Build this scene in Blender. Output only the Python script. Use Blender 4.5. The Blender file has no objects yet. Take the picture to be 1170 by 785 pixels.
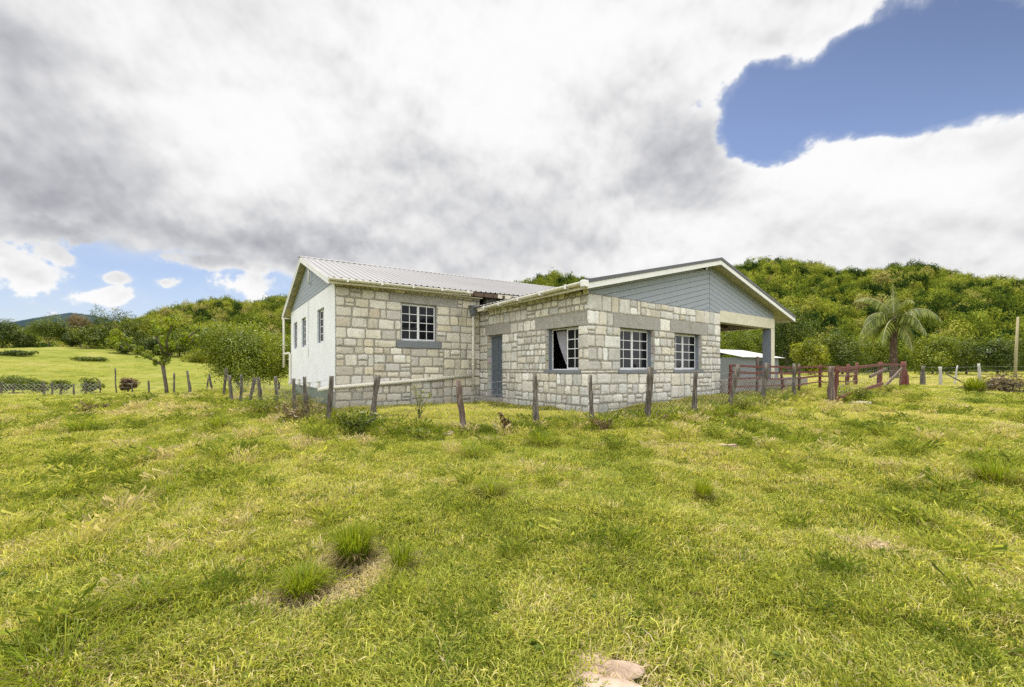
import bpy, math, random
import numpy as np
from mathutils import Vector, Matrix

SC = bpy.context.scene
COL = SC.collection
R = math.radians
CAM_Z = 1.5

# ------------------------------------------------------------------ terrain
CTRL = np.array([
(0,-6,-1.55),(0,0,-1.5),(-10,0,-1.6),(10,0,-1.5),(-10,-8,-1.6),(10,-8,-1.6),(0,5,-1.41),(-6,6,-1.4),(6,6,-1.32),(0,8.2,-1.24),(2,11,-1.19),(2.9,8.6,-1.2),
(-4,8.5,-1.22),(-5.4,12.4,-1.26),(-1.2,15.4,-1.3),(4.4,10,-1.1),(8.4,13.6,-1.1),(7.6,15.1,-.9),(11.3,17.6,-.95),(11,14.2,-1.17),(10,10,-1.2),
(23,24,-1.05),(30,30,-1.0),(20,40,-1.0),(-10.4,19.4,-1.1),(-15,12,-1.6),(-20,20,-1.6),(-15,30,-1.8),(-30,34,-2.1),(-45,34,-2.2),(-35,15,-2.0),
(-6,30,-1.6),(30,12,-1.4),(60,60,-.8),(110,70,-.2),(0,60,-1.2),(-40,50,-2.4),(-65,50,-2.8),(-20,55,-2.2),
(-118,110,5.8),(-100,88,2.6),(-137,108,4.6),(-90,110,2.8),(-74,110,1.2),(-60,80,-1.0),(-50,110,0),(-150,170,6),(-220,150,3),(0,150,0),(120,150,1),(-100,250,4),(200,250,1),(0,300,1)],float)
def _tps(r2): return 0.5*r2*np.log(r2+1e-9)
_n=len(CTRL); _P=CTRL[:,:2]/10; _K=_tps(((_P[:,None]-_P[None])**2).sum(-1))+np.eye(_n)*.02
_Q=np.c_[np.ones(_n),_P]; _M=np.block([[_K,_Q],[_Q.T,np.zeros((3,3))]]); _W=np.linalg.solve(_M,np.r_[CTRL[:,2]+1.5,0,0,0])
_rg=np.random.default_rng(5); _dirs=[(_rg.uniform(0,6.28),_rg.uniform(0,6.28),l,a) for l,a in ((9,.03),(6.3,.03),(4.1,.025),(2.7,.018),(1.9,.014),(1.3,.012),(.9,.01),(.6,.007),(.45,.005)) for _ in range(2)]
def base_height(x,y):
    x=np.asarray(x,float); y=np.asarray(y,float)
    r=np.hypot(x,y); k=np.minimum(1,300/np.maximum(r,1e-6)); X=x*k; Y=y*k
    out=np.full(X.shape,_W[_n]) + _W[_n+1]*X/10 + _W[_n+2]*Y/10
    for i in range(_n): out=out+_W[i]*_tps((X/10-_P[i,0])**2+(Y/10-_P[i,1])**2)
    return np.clip(out,-4,12)
def height(x,y):
    h=base_height(x,y)
    for a,p,l,s in _dirs: h=h+s*np.sin((np.cos(a)*x+np.sin(a)*y)*6.283/l+p+np.sin(.7*x+p)+np.sin(.9*y))
    return h


def gz(x, y):
    return float(height(x, y))

# ------------------------------------------------------------------ tagging
def tag(o, label=None, cat=None, group=None, kind=None):
    if label: o['label'] = label
    if cat: o['category'] = cat
    if group: o['group'] = group
    if kind: o['kind'] = kind
    return o

def empty(name, loc=(0, 0, 0), rz=0.0, parent=None):
    o = bpy.data.objects.new(name, None)
    o.empty_display_size = .2
    COL.objects.link(o)
    o.location = loc
    o.rotation_euler = (0, 0, rz)
    if parent: o.parent = parent
    return o

# ------------------------------------------------------------------ mesh collector
class MB:
    def __init__(s):
        s.v = []; s.f = []; s.c = []; s.m = []; s.smooth = []
    def add(s, vs, fs, col=None, mi=0, smooth=False):
        b = len(s.v); s.v.extend([tuple(p) for p in vs])
        for f in fs:
            s.f.append([b + i for i in f]); s.c.append(col or (1, 1, 1)); s.m.append(mi); s.smooth.append(smooth)
        return s
    def box(s, x0, x1, y0, y1, z0, z1, col=None, mi=0, mface=None):
        v = [(x0,y0,z0),(x1,y0,z0),(x1,y1,z0),(x0,y1,z0),(x0,y0,z1),(x1,y0,z1),(x1,y1,z1),(x0,y1,z1)]
        fs = [(0,3,2,1),(4,5,6,7),(0,1,5,4),(1,2,6,5),(2,3,7,6),(3,0,4,7)]
        b = len(s.v); s.v.extend(v)
        for k, f in enumerate(fs):
            s.f.append([b+i for i in f]); s.c.append(col or (1,1,1)); s.m.append((mface or {}).get(k, mi)); s.smooth.append(False)
        return s
    def bbox(s, x0, x1, y0, y1, z0, z1, bev=.01, col=None, mi=0):
        """box with chamfered edges"""
        b = min(bev, (x1-x0)/3, (y1-y0)/3, (z1-z0)/3)
        P = {}
        vs = []
        for i, x in enumerate((x0, x1)):
            for j, y in enumerate((y0, y1)):
                for k, z in enumerate((z0, z1)):
                    dx, dy, dz = (b if i == 0 else -b), (b if j == 0 else -b), (b if k == 0 else -b)
                    P[i,j,k,0] = len(vs); vs.append((x, y+dy, z+dz))
                    P[i,j,k,1] = len(vs); vs.append((x+dx, y, z+dz))
                    P[i,j,k,2] = len(vs); vs.append((x+dx, y+dy, z))
        fs = []
        for i in (0,1):
            q = [P[i,0,0,0],P[i,1,0,0],P[i,1,1,0],P[i,0,1,0]]; fs.append(q if i else q[::-1])
        for j in (0,1):
            q = [P[0,j,0,1],P[1,j,0,1],P[1,j,1,1],P[0,j,1,1]]; fs.append(q[::-1] if j else q)
        for k in (0,1):
            q = [P[0,0,k,2],P[1,0,k,2],P[1,1,k,2],P[0,1,k,2]]; fs.append(q if k else q[::-1])
        for i in (0,1):
            for j in (0,1):
                fs.append([P[i,j,0,0],P[i,j,1,0],P[i,j,1,1],P[i,j,0,1]])
        for i in (0,1):
            for k in (0,1):
                fs.append([P[i,0,k,0],P[i,1,k,0],P[i,1,k,2],P[i,0,k,2]])
        for j in (0,1):
            for k in (0,1):
                fs.append([P[0,j,k,1],P[1,j,k,1],P[1,j,k,2],P[0,j,k,2]])
        for i in (0,1):
            for j in (0,1):
                for k in (0,1):
                    fs.append([P[i,j,k,0],P[i,j,k,1],P[i,j,k,2]])
        return s.add(vs, fs, col, mi)
    def tube(s, pts, rad, n=8, col=None, mi=0, cap=True, smooth=True, wob=0.0, rnd=None):
        pts = [Vector(p) for p in pts]
        if not hasattr(rad, '__len__'): rad = [rad]*len(pts)
        vs = []; fs = []
        up = Vector((0.31, .17, .93))
        prev = None
        for i, p in enumerate(pts):
            d = (pts[min(i+1, len(pts)-1)] - pts[max(i-1, 0)]).normalized()
            if prev is None:
                a = d.cross(up)
                if a.length < .05: a = d.cross(Vector((1,0,0)))
                a.normalize()
            else:
                a = (prev - d*prev.dot(d)).normalized()
            prev = a; b = d.cross(a)
            for k in range(n):
                t = 2*math.pi*k/n
                r = rad[i]*(1 + (wob*(rnd.random()*2-1) if rnd else 0))
                vs.append(p + (a*math.cos(t)+b*math.sin(t))*r)
        for i in range(len(pts)-1):
            for k in range(n):
                k2 = (k+1) % n
                fs.append((i*n+k, i*n+k2, (i+1)*n+k2, (i+1)*n+k))
        s.add(vs, fs, col, mi, smooth)
        if cap:
            b = len(s.v)-len(vs)
            for f in ([b+k for k in range(n)][::-1], [b+(len(pts)-1)*n+k for k in range(n)]):
                s.f.append(f); s.c.append(col or (1,1,1)); s.m.append(mi); s.smooth.append(False)
        return s
    def prism(s, poly, to3, d0, d1, col=None, mi=0):
        """extrude a 2-D polygon; to3(a,b,d) maps to 3-D"""
        n = len(poly)
        vs = [to3(a,b,d0) for a,b in poly] + [to3(a,b,d1) for a,b in poly]
        fs = [list(range(n))[::-1], list(range(n,2*n))] + [(i,(i+1)%n,n+(i+1)%n,n+i) for i in range(n)]
        return s.add(vs, fs, col, mi)
    def build(s, name, mats, parent=None, loc=None, fix=True):
        me = bpy.data.meshes.new(name)
        me.from_pydata([tuple(p) for p in s.v], [], s.f)
        if not isinstance(mats, (list, tuple)): mats = [mats]
        for m in mats: me.materials.append(m)
        me.polygons.foreach_set('material_index', s.m)
        me.polygons.foreach_set('use_smooth', s.smooth)
        if any(c != (1,1,1) for c in s.c):
            at = me.attributes.new('col', 'FLOAT_COLOR', 'FACE')
            at.data.foreach_set('color', np.array([[*c[:3], 1.0] for c in s.c], np.float32).ravel())
        if fix:
            import bmesh
            bm = bmesh.new(); bm.from_mesh(me); bmesh.ops.recalc_face_normals(bm, faces=bm.faces); bm.to_mesh(me); bm.free()
        me.update()
        o = bpy.data.objects.new(name, me); COL.objects.link(o)
        if parent: o.parent = parent
        if loc: o.location = loc
        return o

def np_mesh(name, verts, faces, mats, parent=None, loc=None, vcol=None, smooth=False, extra=None):
    """verts (N,3), faces (M,k) all of one size"""
    me = bpy.data.meshes.new(name)
    verts = np.asarray(verts, np.float32); faces = np.asarray(faces, np.int32)
    me.vertices.add(len(verts)); me.vertices.foreach_set('co', verts.ravel())
    k = faces.shape[1]
    me.loops.add(faces.size); me.loops.foreach_set('vertex_index', faces.ravel())
    me.polygons.add(len(faces)); me.polygons.foreach_set('loop_start', np.arange(0, faces.size, k, dtype=np.int32))
    if smooth: me.polygons.foreach_set('use_smooth', np.ones(len(faces), bool))
    if not isinstance(mats, (list, tuple)): mats = [mats]
    for m in mats: me.materials.append(m)
    if vcol is not None:
        at = me.attributes.new('col', 'FLOAT_COLOR', 'POINT')
        at.data.foreach_set('color', np.c_[vcol, np.ones(len(vcol))].astype(np.float32).ravel())
    for nm, (ty, arr) in (extra or {}).items():
        at = me.attributes.new(nm, ty, 'POINT')
        at.data.foreach_set('vector' if ty == 'FLOAT_VECTOR' else 'value', np.ascontiguousarray(arr).ravel())
    me.update(calc_edges=True)
    me.validate()
    o = bpy.data.objects.new(name, me); COL.objects.link(o)
    if parent: o.parent = parent
    if loc is not None: o.location = loc
    return o

# ------------------------------------------------------------------ shader helpers
class G:
    """tiny node-graph writer"""
    def __init__(s, tree):
        s.t = tree; s.n = tree.nodes; s.l = tree.links
    def put(s, sock, val):
        if isinstance(val, bpy.types.NodeSocket): s.l.new(val, sock)
        elif val is not None:
            try: sock.default_value = val
            except Exception: sock.default_value = (*val, 1.0) if len(val) == 3 else val
    def math(s, op, a, b=None, c=None, clamp=False):
        n = s.n.new('ShaderNodeMath'); n.operation = op; n.use_clamp = clamp
        s.put(n.inputs[0], a); s.put(n.inputs[1], b)
        if c is not None: s.put(n.inputs[2], c)
        return n.outputs[0]
    def add(s, a, b): return s.math('ADD', a, b)
    def sub(s, a, b): return s.math('SUBTRACT', a, b)
    def mul(s, a, b): return s.math('MULTIPLY', a, b)
    def maxi(s, a, b): return s.math('MAXIMUM', a, b)
    def mini(s, a, b): return s.math('MINIMUM', a, b)
    def step(s, x, e0, e1, o0=0.0, o1=1.0):
        n = s.n.new('ShaderNodeMapRange'); n.interpolation_type = 'SMOOTHSTEP'
        s.put(n.inputs[0], x); s.put(n.inputs[1], e0); s.put(n.inputs[2], e1); s.put(n.inputs[3], o0); s.put(n.inputs[4], o1)
        return n.outputs[0]
    def noise(s, vec, scale, detail=4, rough=.55, dim='3D', dist=0.0, out=0):
        n = s.n.new('ShaderNodeTexNoise'); n.noise_dimensions = dim
        if vec is not None: s.l.new(vec, n.inputs['Vector'])
        n.inputs['Scale'].default_value = scale; n.inputs['Detail'].default_value = detail
        n.inputs['Roughness'].default_value = rough; n.inputs['Distortion'].default_value = dist
        return n.outputs[out]
    def vmath(s, op, a, b=None):
        n = s.n.new('ShaderNodeVectorMath'); n.operation = op
        s.put(n.inputs[0], a)
        if b is not None: s.put(n.inputs[3] if op == 'SCALE' else n.inputs[1], b)
        return n.outputs['Value'] if op in ('DOT_PRODUCT', 'LENGTH') else n.outputs[0]
    def mix(s, f, a, b, mode='MIX'):
        n = s.n.new('ShaderNodeMix'); n.data_type = 'RGBA'; n.blend_type = mode
        s.put(n.inputs[0], f); s.put(n.inputs[6], a); s.put(n.inputs[7], b)
        return n.outputs[2]
    def mixf(s, f, a, b):
        n = s.n.new('ShaderNodeMix'); n.data_type = 'FLOAT'
        s.put(n.inputs[0], f); s.put(n.inputs[2], a); s.put(n.inputs[3], b)
        return n.outputs[0]
    def ramp(s, f, stops):
        n = s.n.new('ShaderNodeValToRGB'); e = n.color_ramp.elements
        while len(e) < len(stops): e.new(.5)
        for k, (p, c) in enumerate(stops):
            e[k].position = p; e[k].color = (*c, 1) if len(c) == 3 else c
        s.put(n.inputs[0], f); return n.outputs[0]
    def attr(s, name, ty='GEOMETRY', out='Color'):
        n = s.n.new('ShaderNodeAttribute'); n.attribute_name = name; n.attribute_type = ty
        return n.outputs[out]
    def coord(s, which='Object'):
        return s.n.new('ShaderNodeTexCoord').outputs[which]
    def pos(s): return s.n.new('ShaderNodeNewGeometry').outputs['Position']
    def mapping(s, vec, scale=(1,1,1), rot=(0,0,0), loc=(0,0,0)):
        n = s.n.new('ShaderNodeMapping'); s.l.new(vec, n.inputs[0])
        n.inputs['Scale'].default_value = scale; n.inputs['Rotation'].default_value = rot; n.inputs['Location'].default_value = loc
        return n.outputs[0]
    def bump(s, h, strength=.3, dist=.02):
        n = s.n.new('ShaderNodeBump'); s.l.new(h, n.inputs['Height'])
        n.inputs['Strength'].default_value = strength; n.inputs['Distance'].default_value = dist
        return n.outputs[0]

def mat(name, fn):
    m = bpy.data.materials.new(name); m.use_nodes = True
    t = m.node_tree; t.nodes.clear(); g = G(t)
    out = t.nodes.new('ShaderNodeOutputMaterial')
    t.links.new(fn(g), out.inputs[0])
    return m

def principled(g, col, rough=.8, normal=None, metal=0.0, spec=.3):
    n = g.n.new('ShaderNodeBsdfPrincipled')
    g.put(n.inputs['Base Color'], col); g.put(n.inputs['Roughness'], rough); g.put(n.inputs['Metallic'], metal)
    n.inputs['Specular IOR Level'].default_value = spec
    if normal is not None: g.l.new(normal, n.inputs['Normal'])
    return n.outputs[0]

def paint(name, col, rough=.6, dirt=.25, scale=3.0, bump=.15, spec=.3, metal=0.0, dirtcol=None, streak=True):
    """painted or bare surface with weathering"""
    def fn(g):
        p = g.coord('Object')
        a = g.noise(p, scale, 6, .6)
        b = g.noise(g.mapping(p, (9, 9, .8)) if streak else p, 1.5, 5, .65)
        f = g.mul(g.step(g.add(a, g.mul(b, .6)), .62, 1.05), dirt)
        fine = g.noise(p, 60, 4, .6)
        dc = dirtcol or tuple(c*.45 + .02 for c in col)
        c = g.mix(f, col, dc)
        c = g.mix(.18, c, g.ramp(fine, [(.3, tuple(x*.75 for x in col)), (.7, tuple(min(1, x*1.15) for x in col))]))
        return principled(g, c, rough, g.bump(fine, bump, .01), metal, spec)
    return mat(name, fn)

def leaf_mat(name, green, yellow, dark, trans=.35, tinted=True, nscale=.25, amp=1.0, dry=None, gloss=.025):
    def fn(g):
        c4 = g.attr('col'); sep = g.n.new('ShaderNodeSeparateColor'); g.l.new(c4, sep.inputs[0])
        shade, hue = sep.outputs[0], sep.outputs[1]
        t = g.attr('tint', 'INSTANCER', 'Fac') if tinted else 0.0
        nz = g.noise(g.pos(), nscale, 3, .6)
        k = g.add(g.add(g.mul(g.sub(hue, .5), .6), g.mul(g.sub(nz, .5), .9*amp)), g.add(t, .5))
        c = g.ramp(k, [(.12, dark), (.45, green), (.85, yellow)] + ([(1.0, dry)] if dry else []))
        c = g.mix(1.0, c, g.ramp(shade, [(0, (.35, .35, .35)), (1, (1.45, 1.45, 1.45))]), 'MULTIPLY')
        d = g.n.new('ShaderNodeBsdfDiffuse'); g.l.new(c, d.inputs[0])
        tr = g.n.new('ShaderNodeBsdfTranslucent'); g.l.new(g.mix(1.0, c, (1.15, 1.1, .55, 1), 'MULTIPLY'), tr.inputs[0])
        gl = g.n.new('ShaderNodeBsdfGlossy'); gl.inputs['Roughness'].default_value = .45; gl.inputs[0].default_value = (1, 1, 1, 1)
        m1 = g.n.new('ShaderNodeMixShader'); m1.inputs[0].default_value = trans
        g.l.new(d.outputs[0], m1.inputs[1]); g.l.new(tr.outputs[0], m1.inputs[2])
        m2 = g.n.new('ShaderNodeMixShader'); m2.inputs[0].default_value = gloss
        g.l.new(m1.outputs[0], m2.inputs[1]); g.l.new(gl.outputs[0], m2.inputs[2])
        return m2.outputs[0]
    return mat(name, fn)

# ------------------------------------------------------------------ materials
M = {}
M['cream'] = paint('cream_paint', (.66, .62, .48), .55, .35, 2.5)
M['white'] = paint('white_paint', (.78, .78, .76), .5, .22, 2.0)
M['frame'] = paint('window_frame_paint', (.74, .75, .76), .45, .15, 6.0)
M['render'] = paint('white_render', (.80, .815, .84), .85, .28, 1.2, .06, dirtcol=(.5, .5, .47))
M['bluegrey'] = paint('blue_grey_paint', (.235, .265, .31), .6, .25, 2.0)
M['siding'] = paint('blue_grey_siding', (.31, .345, .39), .7, .3, 1.5, dirtcol=(.24, .28, .32))
M['darkgap'] = paint('dark_gap', (.05, .055, .06), .9, .1)
M['flash'] = paint('dark_roof_flashing', (.10, .105, .115), .5, .2)
M['zinc'] = paint('painted_zinc_sheet', (.265, .26, .265), .6, .35, .9, .1, spec=.2, dirtcol=(.20, .19, .18))
M['zinc2'] = paint('white_zinc_sheet', (.42, .415, .40), .8, .35, .6, .1, dirtcol=(.5, .45, .38))
M['soffit'] = paint('cream_soffit', (.56, .52, .36), .8, .35, 2.0, dirtcol=(.3, .28, .16))
M['timber'] = paint('dark_timber', (.12, .08, .055), .85, .4, 4.0)
M['concrete'] = paint('grey_concrete', (.33, .31, .275), .9, .4, 2.2, .4, dirtcol=(.18, .17, .15))
M['moss'] = paint('mossy_concrete', (.20, .235, .19), .95, .5, 1.6, .4, dirtcol=(.09, .12, .08))
M['sill'] = paint('grey_sill', (.19, .205, .225), .8, .3, 4.0)
M['pvc'] = paint('pvc_pipe', (.70, .68, .58), .4, .35, 3.0, .05, dirtcol=(.38, .36, .28))
M['dark'] = paint('black_interior', (.03, .03, .033), .9, .0)
M['curtain'] = paint('pale_curtain', (.33, .32, .36), .9, .2, 5.0)
M['black'] = paint('black_plastic', (.02, .02, .02), .4, .1)
M['lampglass'] = paint('white_lamp_glass', (.85, .85, .82), .2, .0)
M['wire'] = paint('galvanised_wire', (.30, .30, .29), .5, .3, 8.0, metal=.4)
M['palewire'] = paint('pale_wire', (.52, .52, .50), .8, .1, 8.0)
M['redpaint'] = paint('red_oxide_paint', (.135, .036, .026), .9, .65, 5.0, .3, dirtcol=(.19, .14, .12))
M['whitewood'] = paint('bleached_wood', (.42, .41, .38), .9, .4, 6.0, .5, dirtcol=(.25, .22, .18))

def _glass(g):
    p = g.coord('Object')
    nrm = g.bump(g.noise(p, 2.2, 2, .5), .25, .03)
    return principled(g, (.006, .007, .010, 1), .06, nrm, 0, .18)
M['glass'] = mat('window_glass', _glass)

def _stone(g):
    p = g.coord('Object')
    c = g.attr('col')
    a = g.noise(p, 5.0, 6, .65); b = g.noise(p, 28, 5, .65); w = g.noise(p, 1.1, 4, .6)
    c = g.mix(g.step(a, .35, .75, 0, .42), c, g.mix(1, c, (.62, .57, .50, 1), 'MULTIPLY'))
    c = g.mix(g.step(b, .50, .75, 0, .5), c, (.78, .76, .70, 1))
    c = g.mix(g.step(b, .5, .22, 0, .45), c, (.22, .20, .165, 1))
    c = g.mix(g.step(w, .55, .8, 0, .3), c, (.36, .34, .29, 1))
    z = g.n.new('ShaderNodeSeparateXYZ'); g.l.new(p, z.inputs[0])
    low = g.step(g.add(z.outputs[2], g.mul(g.sub(a, .5), .8)), .75, -.1, 0, .45)   # greyer towards the foot of the wall
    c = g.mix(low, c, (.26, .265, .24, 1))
    sm = g.noise(g.mapping(p, (2.2, 2.2, .7)), 1.3, 6, .7)
    c = g.mix(g.step(sm, .52, .75, 0, .5), c, (.20, .19, .165, 1))
    h = g.add(g.mul(a, .5), g.mul(b, .6))
    return principled(g, c, .92, g.bump(h, .75, .03), 0, .15)
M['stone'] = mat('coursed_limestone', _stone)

def _bark(base, light, dark):
    def fn(g):
        p = g.coord('Object')
        a = g.noise(g.mapping(p, (14, 14, 2.0)), 1.5, 6, .65)
        b = g.noise(p, 5, 5, .6)
        c = g.ramp(a, [(.3, dark), (.5, base), (.72, light)])
        c = g.mix(g.step(b, .55, .72, 0, .55), c, (.30, .31, .24, 1))   # lichen
        return principled(g, c, .95, g.bump(a, .9, .02), 0, .1)
    return fn
M['bark'] = mat('weathered_post_wood', _bark((.115, .10, .082), (.27, .25, .215), (.032, .027, .021)))
M['bark2'] = mat('tree_bark', _bark((.12, .10, .075), (.22, .19, .15), (.04, .03, .02)))
M['palmbark'] = mat('palm_trunk_bark', _bark((.085, .055, .04), (.15, .10, .07), (.03, .02, .015)))
M['redbark'] = mat('reddish_post_wood', _bark((.15, .11, .092), (.30, .255, .22), (.06, .042, .035)))

def _rock(g):
    p = g.coord('Object')
    a = g.noise(p, 6, 7, .65); b = g.noise(p, 35, 5, .7)
    c = g.ramp(a, [(.3, (.20, .14, .10)), (.5, (.37, .275, .205)), (.7, (.50, .41, .33))])
    c = g.mix(g.step(b, .5, .3, 0, .5), c, (.22, .16, .12, 1))
    return principled(g, c, .95, g.bump(g.add(a, g.mul(b, .5)), .8, .03), 0, .1)
M['rock'] = mat('pinkish_limestone', _rock)

GREEN_G, GREEN_Y, STRAW = (.125, .165, .012), (.25, .245, .022), (.36, .29, .135)
def _ground(g):
    p = g.pos()
    big = g.noise(p, .10, 5, .65); mid = g.noise(p, .6, 6, .65); fine = g.noise(p, 9, 6, .7); vf = g.noise(p, 40, 4, .7)
    k = g.add(g.mul(big, .5), g.add(g.mul(mid, .4), g.mul(fine, .15)))
    c = g.ramp(k, [(.38, (.095, .125, .022)), (.49, (.175, .195, .032)), (.58, (.24, .24, .055)), (.70, (.29, .245, .11))])
    near = g.n.new('ShaderNodeVectorMath'); near.operation = 'LENGTH'; g.l.new(p, near.inputs[0])
    soil = g.ramp(fine, [(.3, (.045, .04, .016)), (.55, (.12, .105, .042)), (.75, (.25, .21, .11))])
    c = g.mix(g.step(near.outputs['Value'], 14, 34), g.mix(.6, c, soil), c)
    c = g.mix(g.step(vf, .5, .25, 0, .6), c, (.03, .035, .008, 1))
    return principled(g, c, 1.0, g.bump(g.add(fine, vf), .9, .05), 0, .05)
M['ground'] = mat('pasture_ground', _ground)

def _hill(g):
    p = g.pos()
    a = g.noise(p, .16, 5, .7); b = g.noise(p, .03, 3, .5)
    c = g.ramp(g.add(g.mul(a, .8), g.mul(b, .2)), [(.35, (.012, .02, .006)), (.55, (.045, .065, .013)), (.75, (.10, .12, .02))])
    return principled(g, c, 1.0, g.bump(a, 1.0, 3.0), 0, .0)
M['hill'] = mat('wooded_hill_soil', _hill)

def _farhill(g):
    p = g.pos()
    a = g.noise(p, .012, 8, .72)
    c = g.ramp(a, [(.35, (.03, .05, .065)), (.6, (.055, .085, .095)), (.8, (.09, .12, .12))])  # aerial haze painted in as a bluish base colour
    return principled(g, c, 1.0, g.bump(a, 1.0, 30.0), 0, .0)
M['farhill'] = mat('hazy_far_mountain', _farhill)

M['grass'] = leaf_mat('pasture_grass', (.34, .38, .055), (.58, .555, .135), (.13, .185, .022), .42, True, .55, 1.1, (.64, .54, .32), .008)
M['clump'] = leaf_mat('clump_grass', (.20, .27, .016), (.36, .37, .035), (.09, .14, .01), .45, False, 3.0, .6, None, .008)
M['straw'] = leaf_mat('dry_straw', (.25, .185, .09), (.42, .33, .19), (.10, .07, .04), .25, False, 3.0, .8)
M['forest'] = leaf_mat('forest_leaves', (.155, .21, .03), (.37, .40, .055), (.022, .05, .014), .26, True, .05, .9, (.38, .35, .12), 0.0)
M['leaf_mid'] = leaf_mat('green_leaves', (.11, .155, .014), (.23, .25, .022), (.035, .06, .008), .35, False, .6, .9)
M['leaf_bright'] = leaf_mat('bright_green_leaves', (.17, .225, .014), (.34, .36, .025), (.06, .10, .009), .4, False, .7, .9)
M['leaf_dark'] = leaf_mat('dark_green_leaves', (.075, .112, .014), (.15, .185, .022), (.022, .04, .007), .3, False, .6, .9)
M['leaf_yellow'] = leaf_mat('yellow_green_leaves', (.22, .26, .016), (.44, .43, .028), (.07, .11, .01), .4, False, .7, .9)
M['leaf_brown'] = leaf_mat('brownish_leaves', (.17, .13, .055), (.27, .20, .09), (.07, .06, .02), .3, False, .7, .9)
M['leaf_red'] = leaf_mat('red_brown_leaves', (.12, .085, .035), (.24, .11, .06), (.05, .055, .02), .3, False, 5.0, .9)
M['rachis'] = paint('palm_frond_midrib', (.34, .33, .19), .7, .3, 3.0)
M['leaf_fresh'] = leaf_mat('fresh_sprout_leaves', (.22, .30, .02), (.40, .42, .03), (.10, .16, .012), .45, False, .7, .8)
M['doorpaint'] = paint('slate_door_paint', (.115, .135, .165), .55, .25, 3.0)
M['frond'] = leaf_mat('palm_frond', (.14, .18, .028), (.32, .33, .075), (.04, .062, .012), .35, False, 1.5, .9, (.48, .46, .28))

# ------------------------------------------------------------------ camera, sun, sky
cam = bpy.data.cameras.new('camera'); camo = bpy.data.objects.new('camera', cam); COL.objects.link(camo)
cam.sensor_width = 36.0; cam.lens = 470/1170*36.0; cam.shift_y = 28.5/1170
cam.clip_start = .05; cam.clip_end = 20000
camo.location = (0, 0, CAM_Z); camo.rotation_euler = (R(90), 0, 0)
SC.camera = camo
SC.view_settings.view_transform = 'Standard'; SC.view_settings.look = 'None'
SC.view_settings.exposure = 0; SC.view_settings.gamma = 1
SC.cycles.max_bounces = 8; SC.cycles.diffuse_bounces = 4; SC.cycles.transmission_bounces = 4; SC.cycles.transparent_max_bounces = 8
SC.cycles.use_denoising = False
SC.cycles.sample_clamp_indirect = 6.0

SUN_EL, SUN_AZ = 72.0, -14.0          # azimuth clockwise from +Y
sd = Vector((math.sin(R(SUN_AZ))*math.cos(R(SUN_EL)), math.cos(R(SUN_AZ))*math.cos(R(SUN_EL)), math.sin(R(SUN_EL))))
sun = bpy.data.lights.new('sun', 'SUN'); sun.energy = 5.0; sun.angle = R(.53); sun.color = (1.0, .955, .88)
suno = bpy.data.objects.new('sun', sun); COL.objects.link(suno)
suno.rotation_euler = sd.to_track_quat('Z', 'Y').to_euler(); suno.location = (0, 0, 60)

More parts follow.
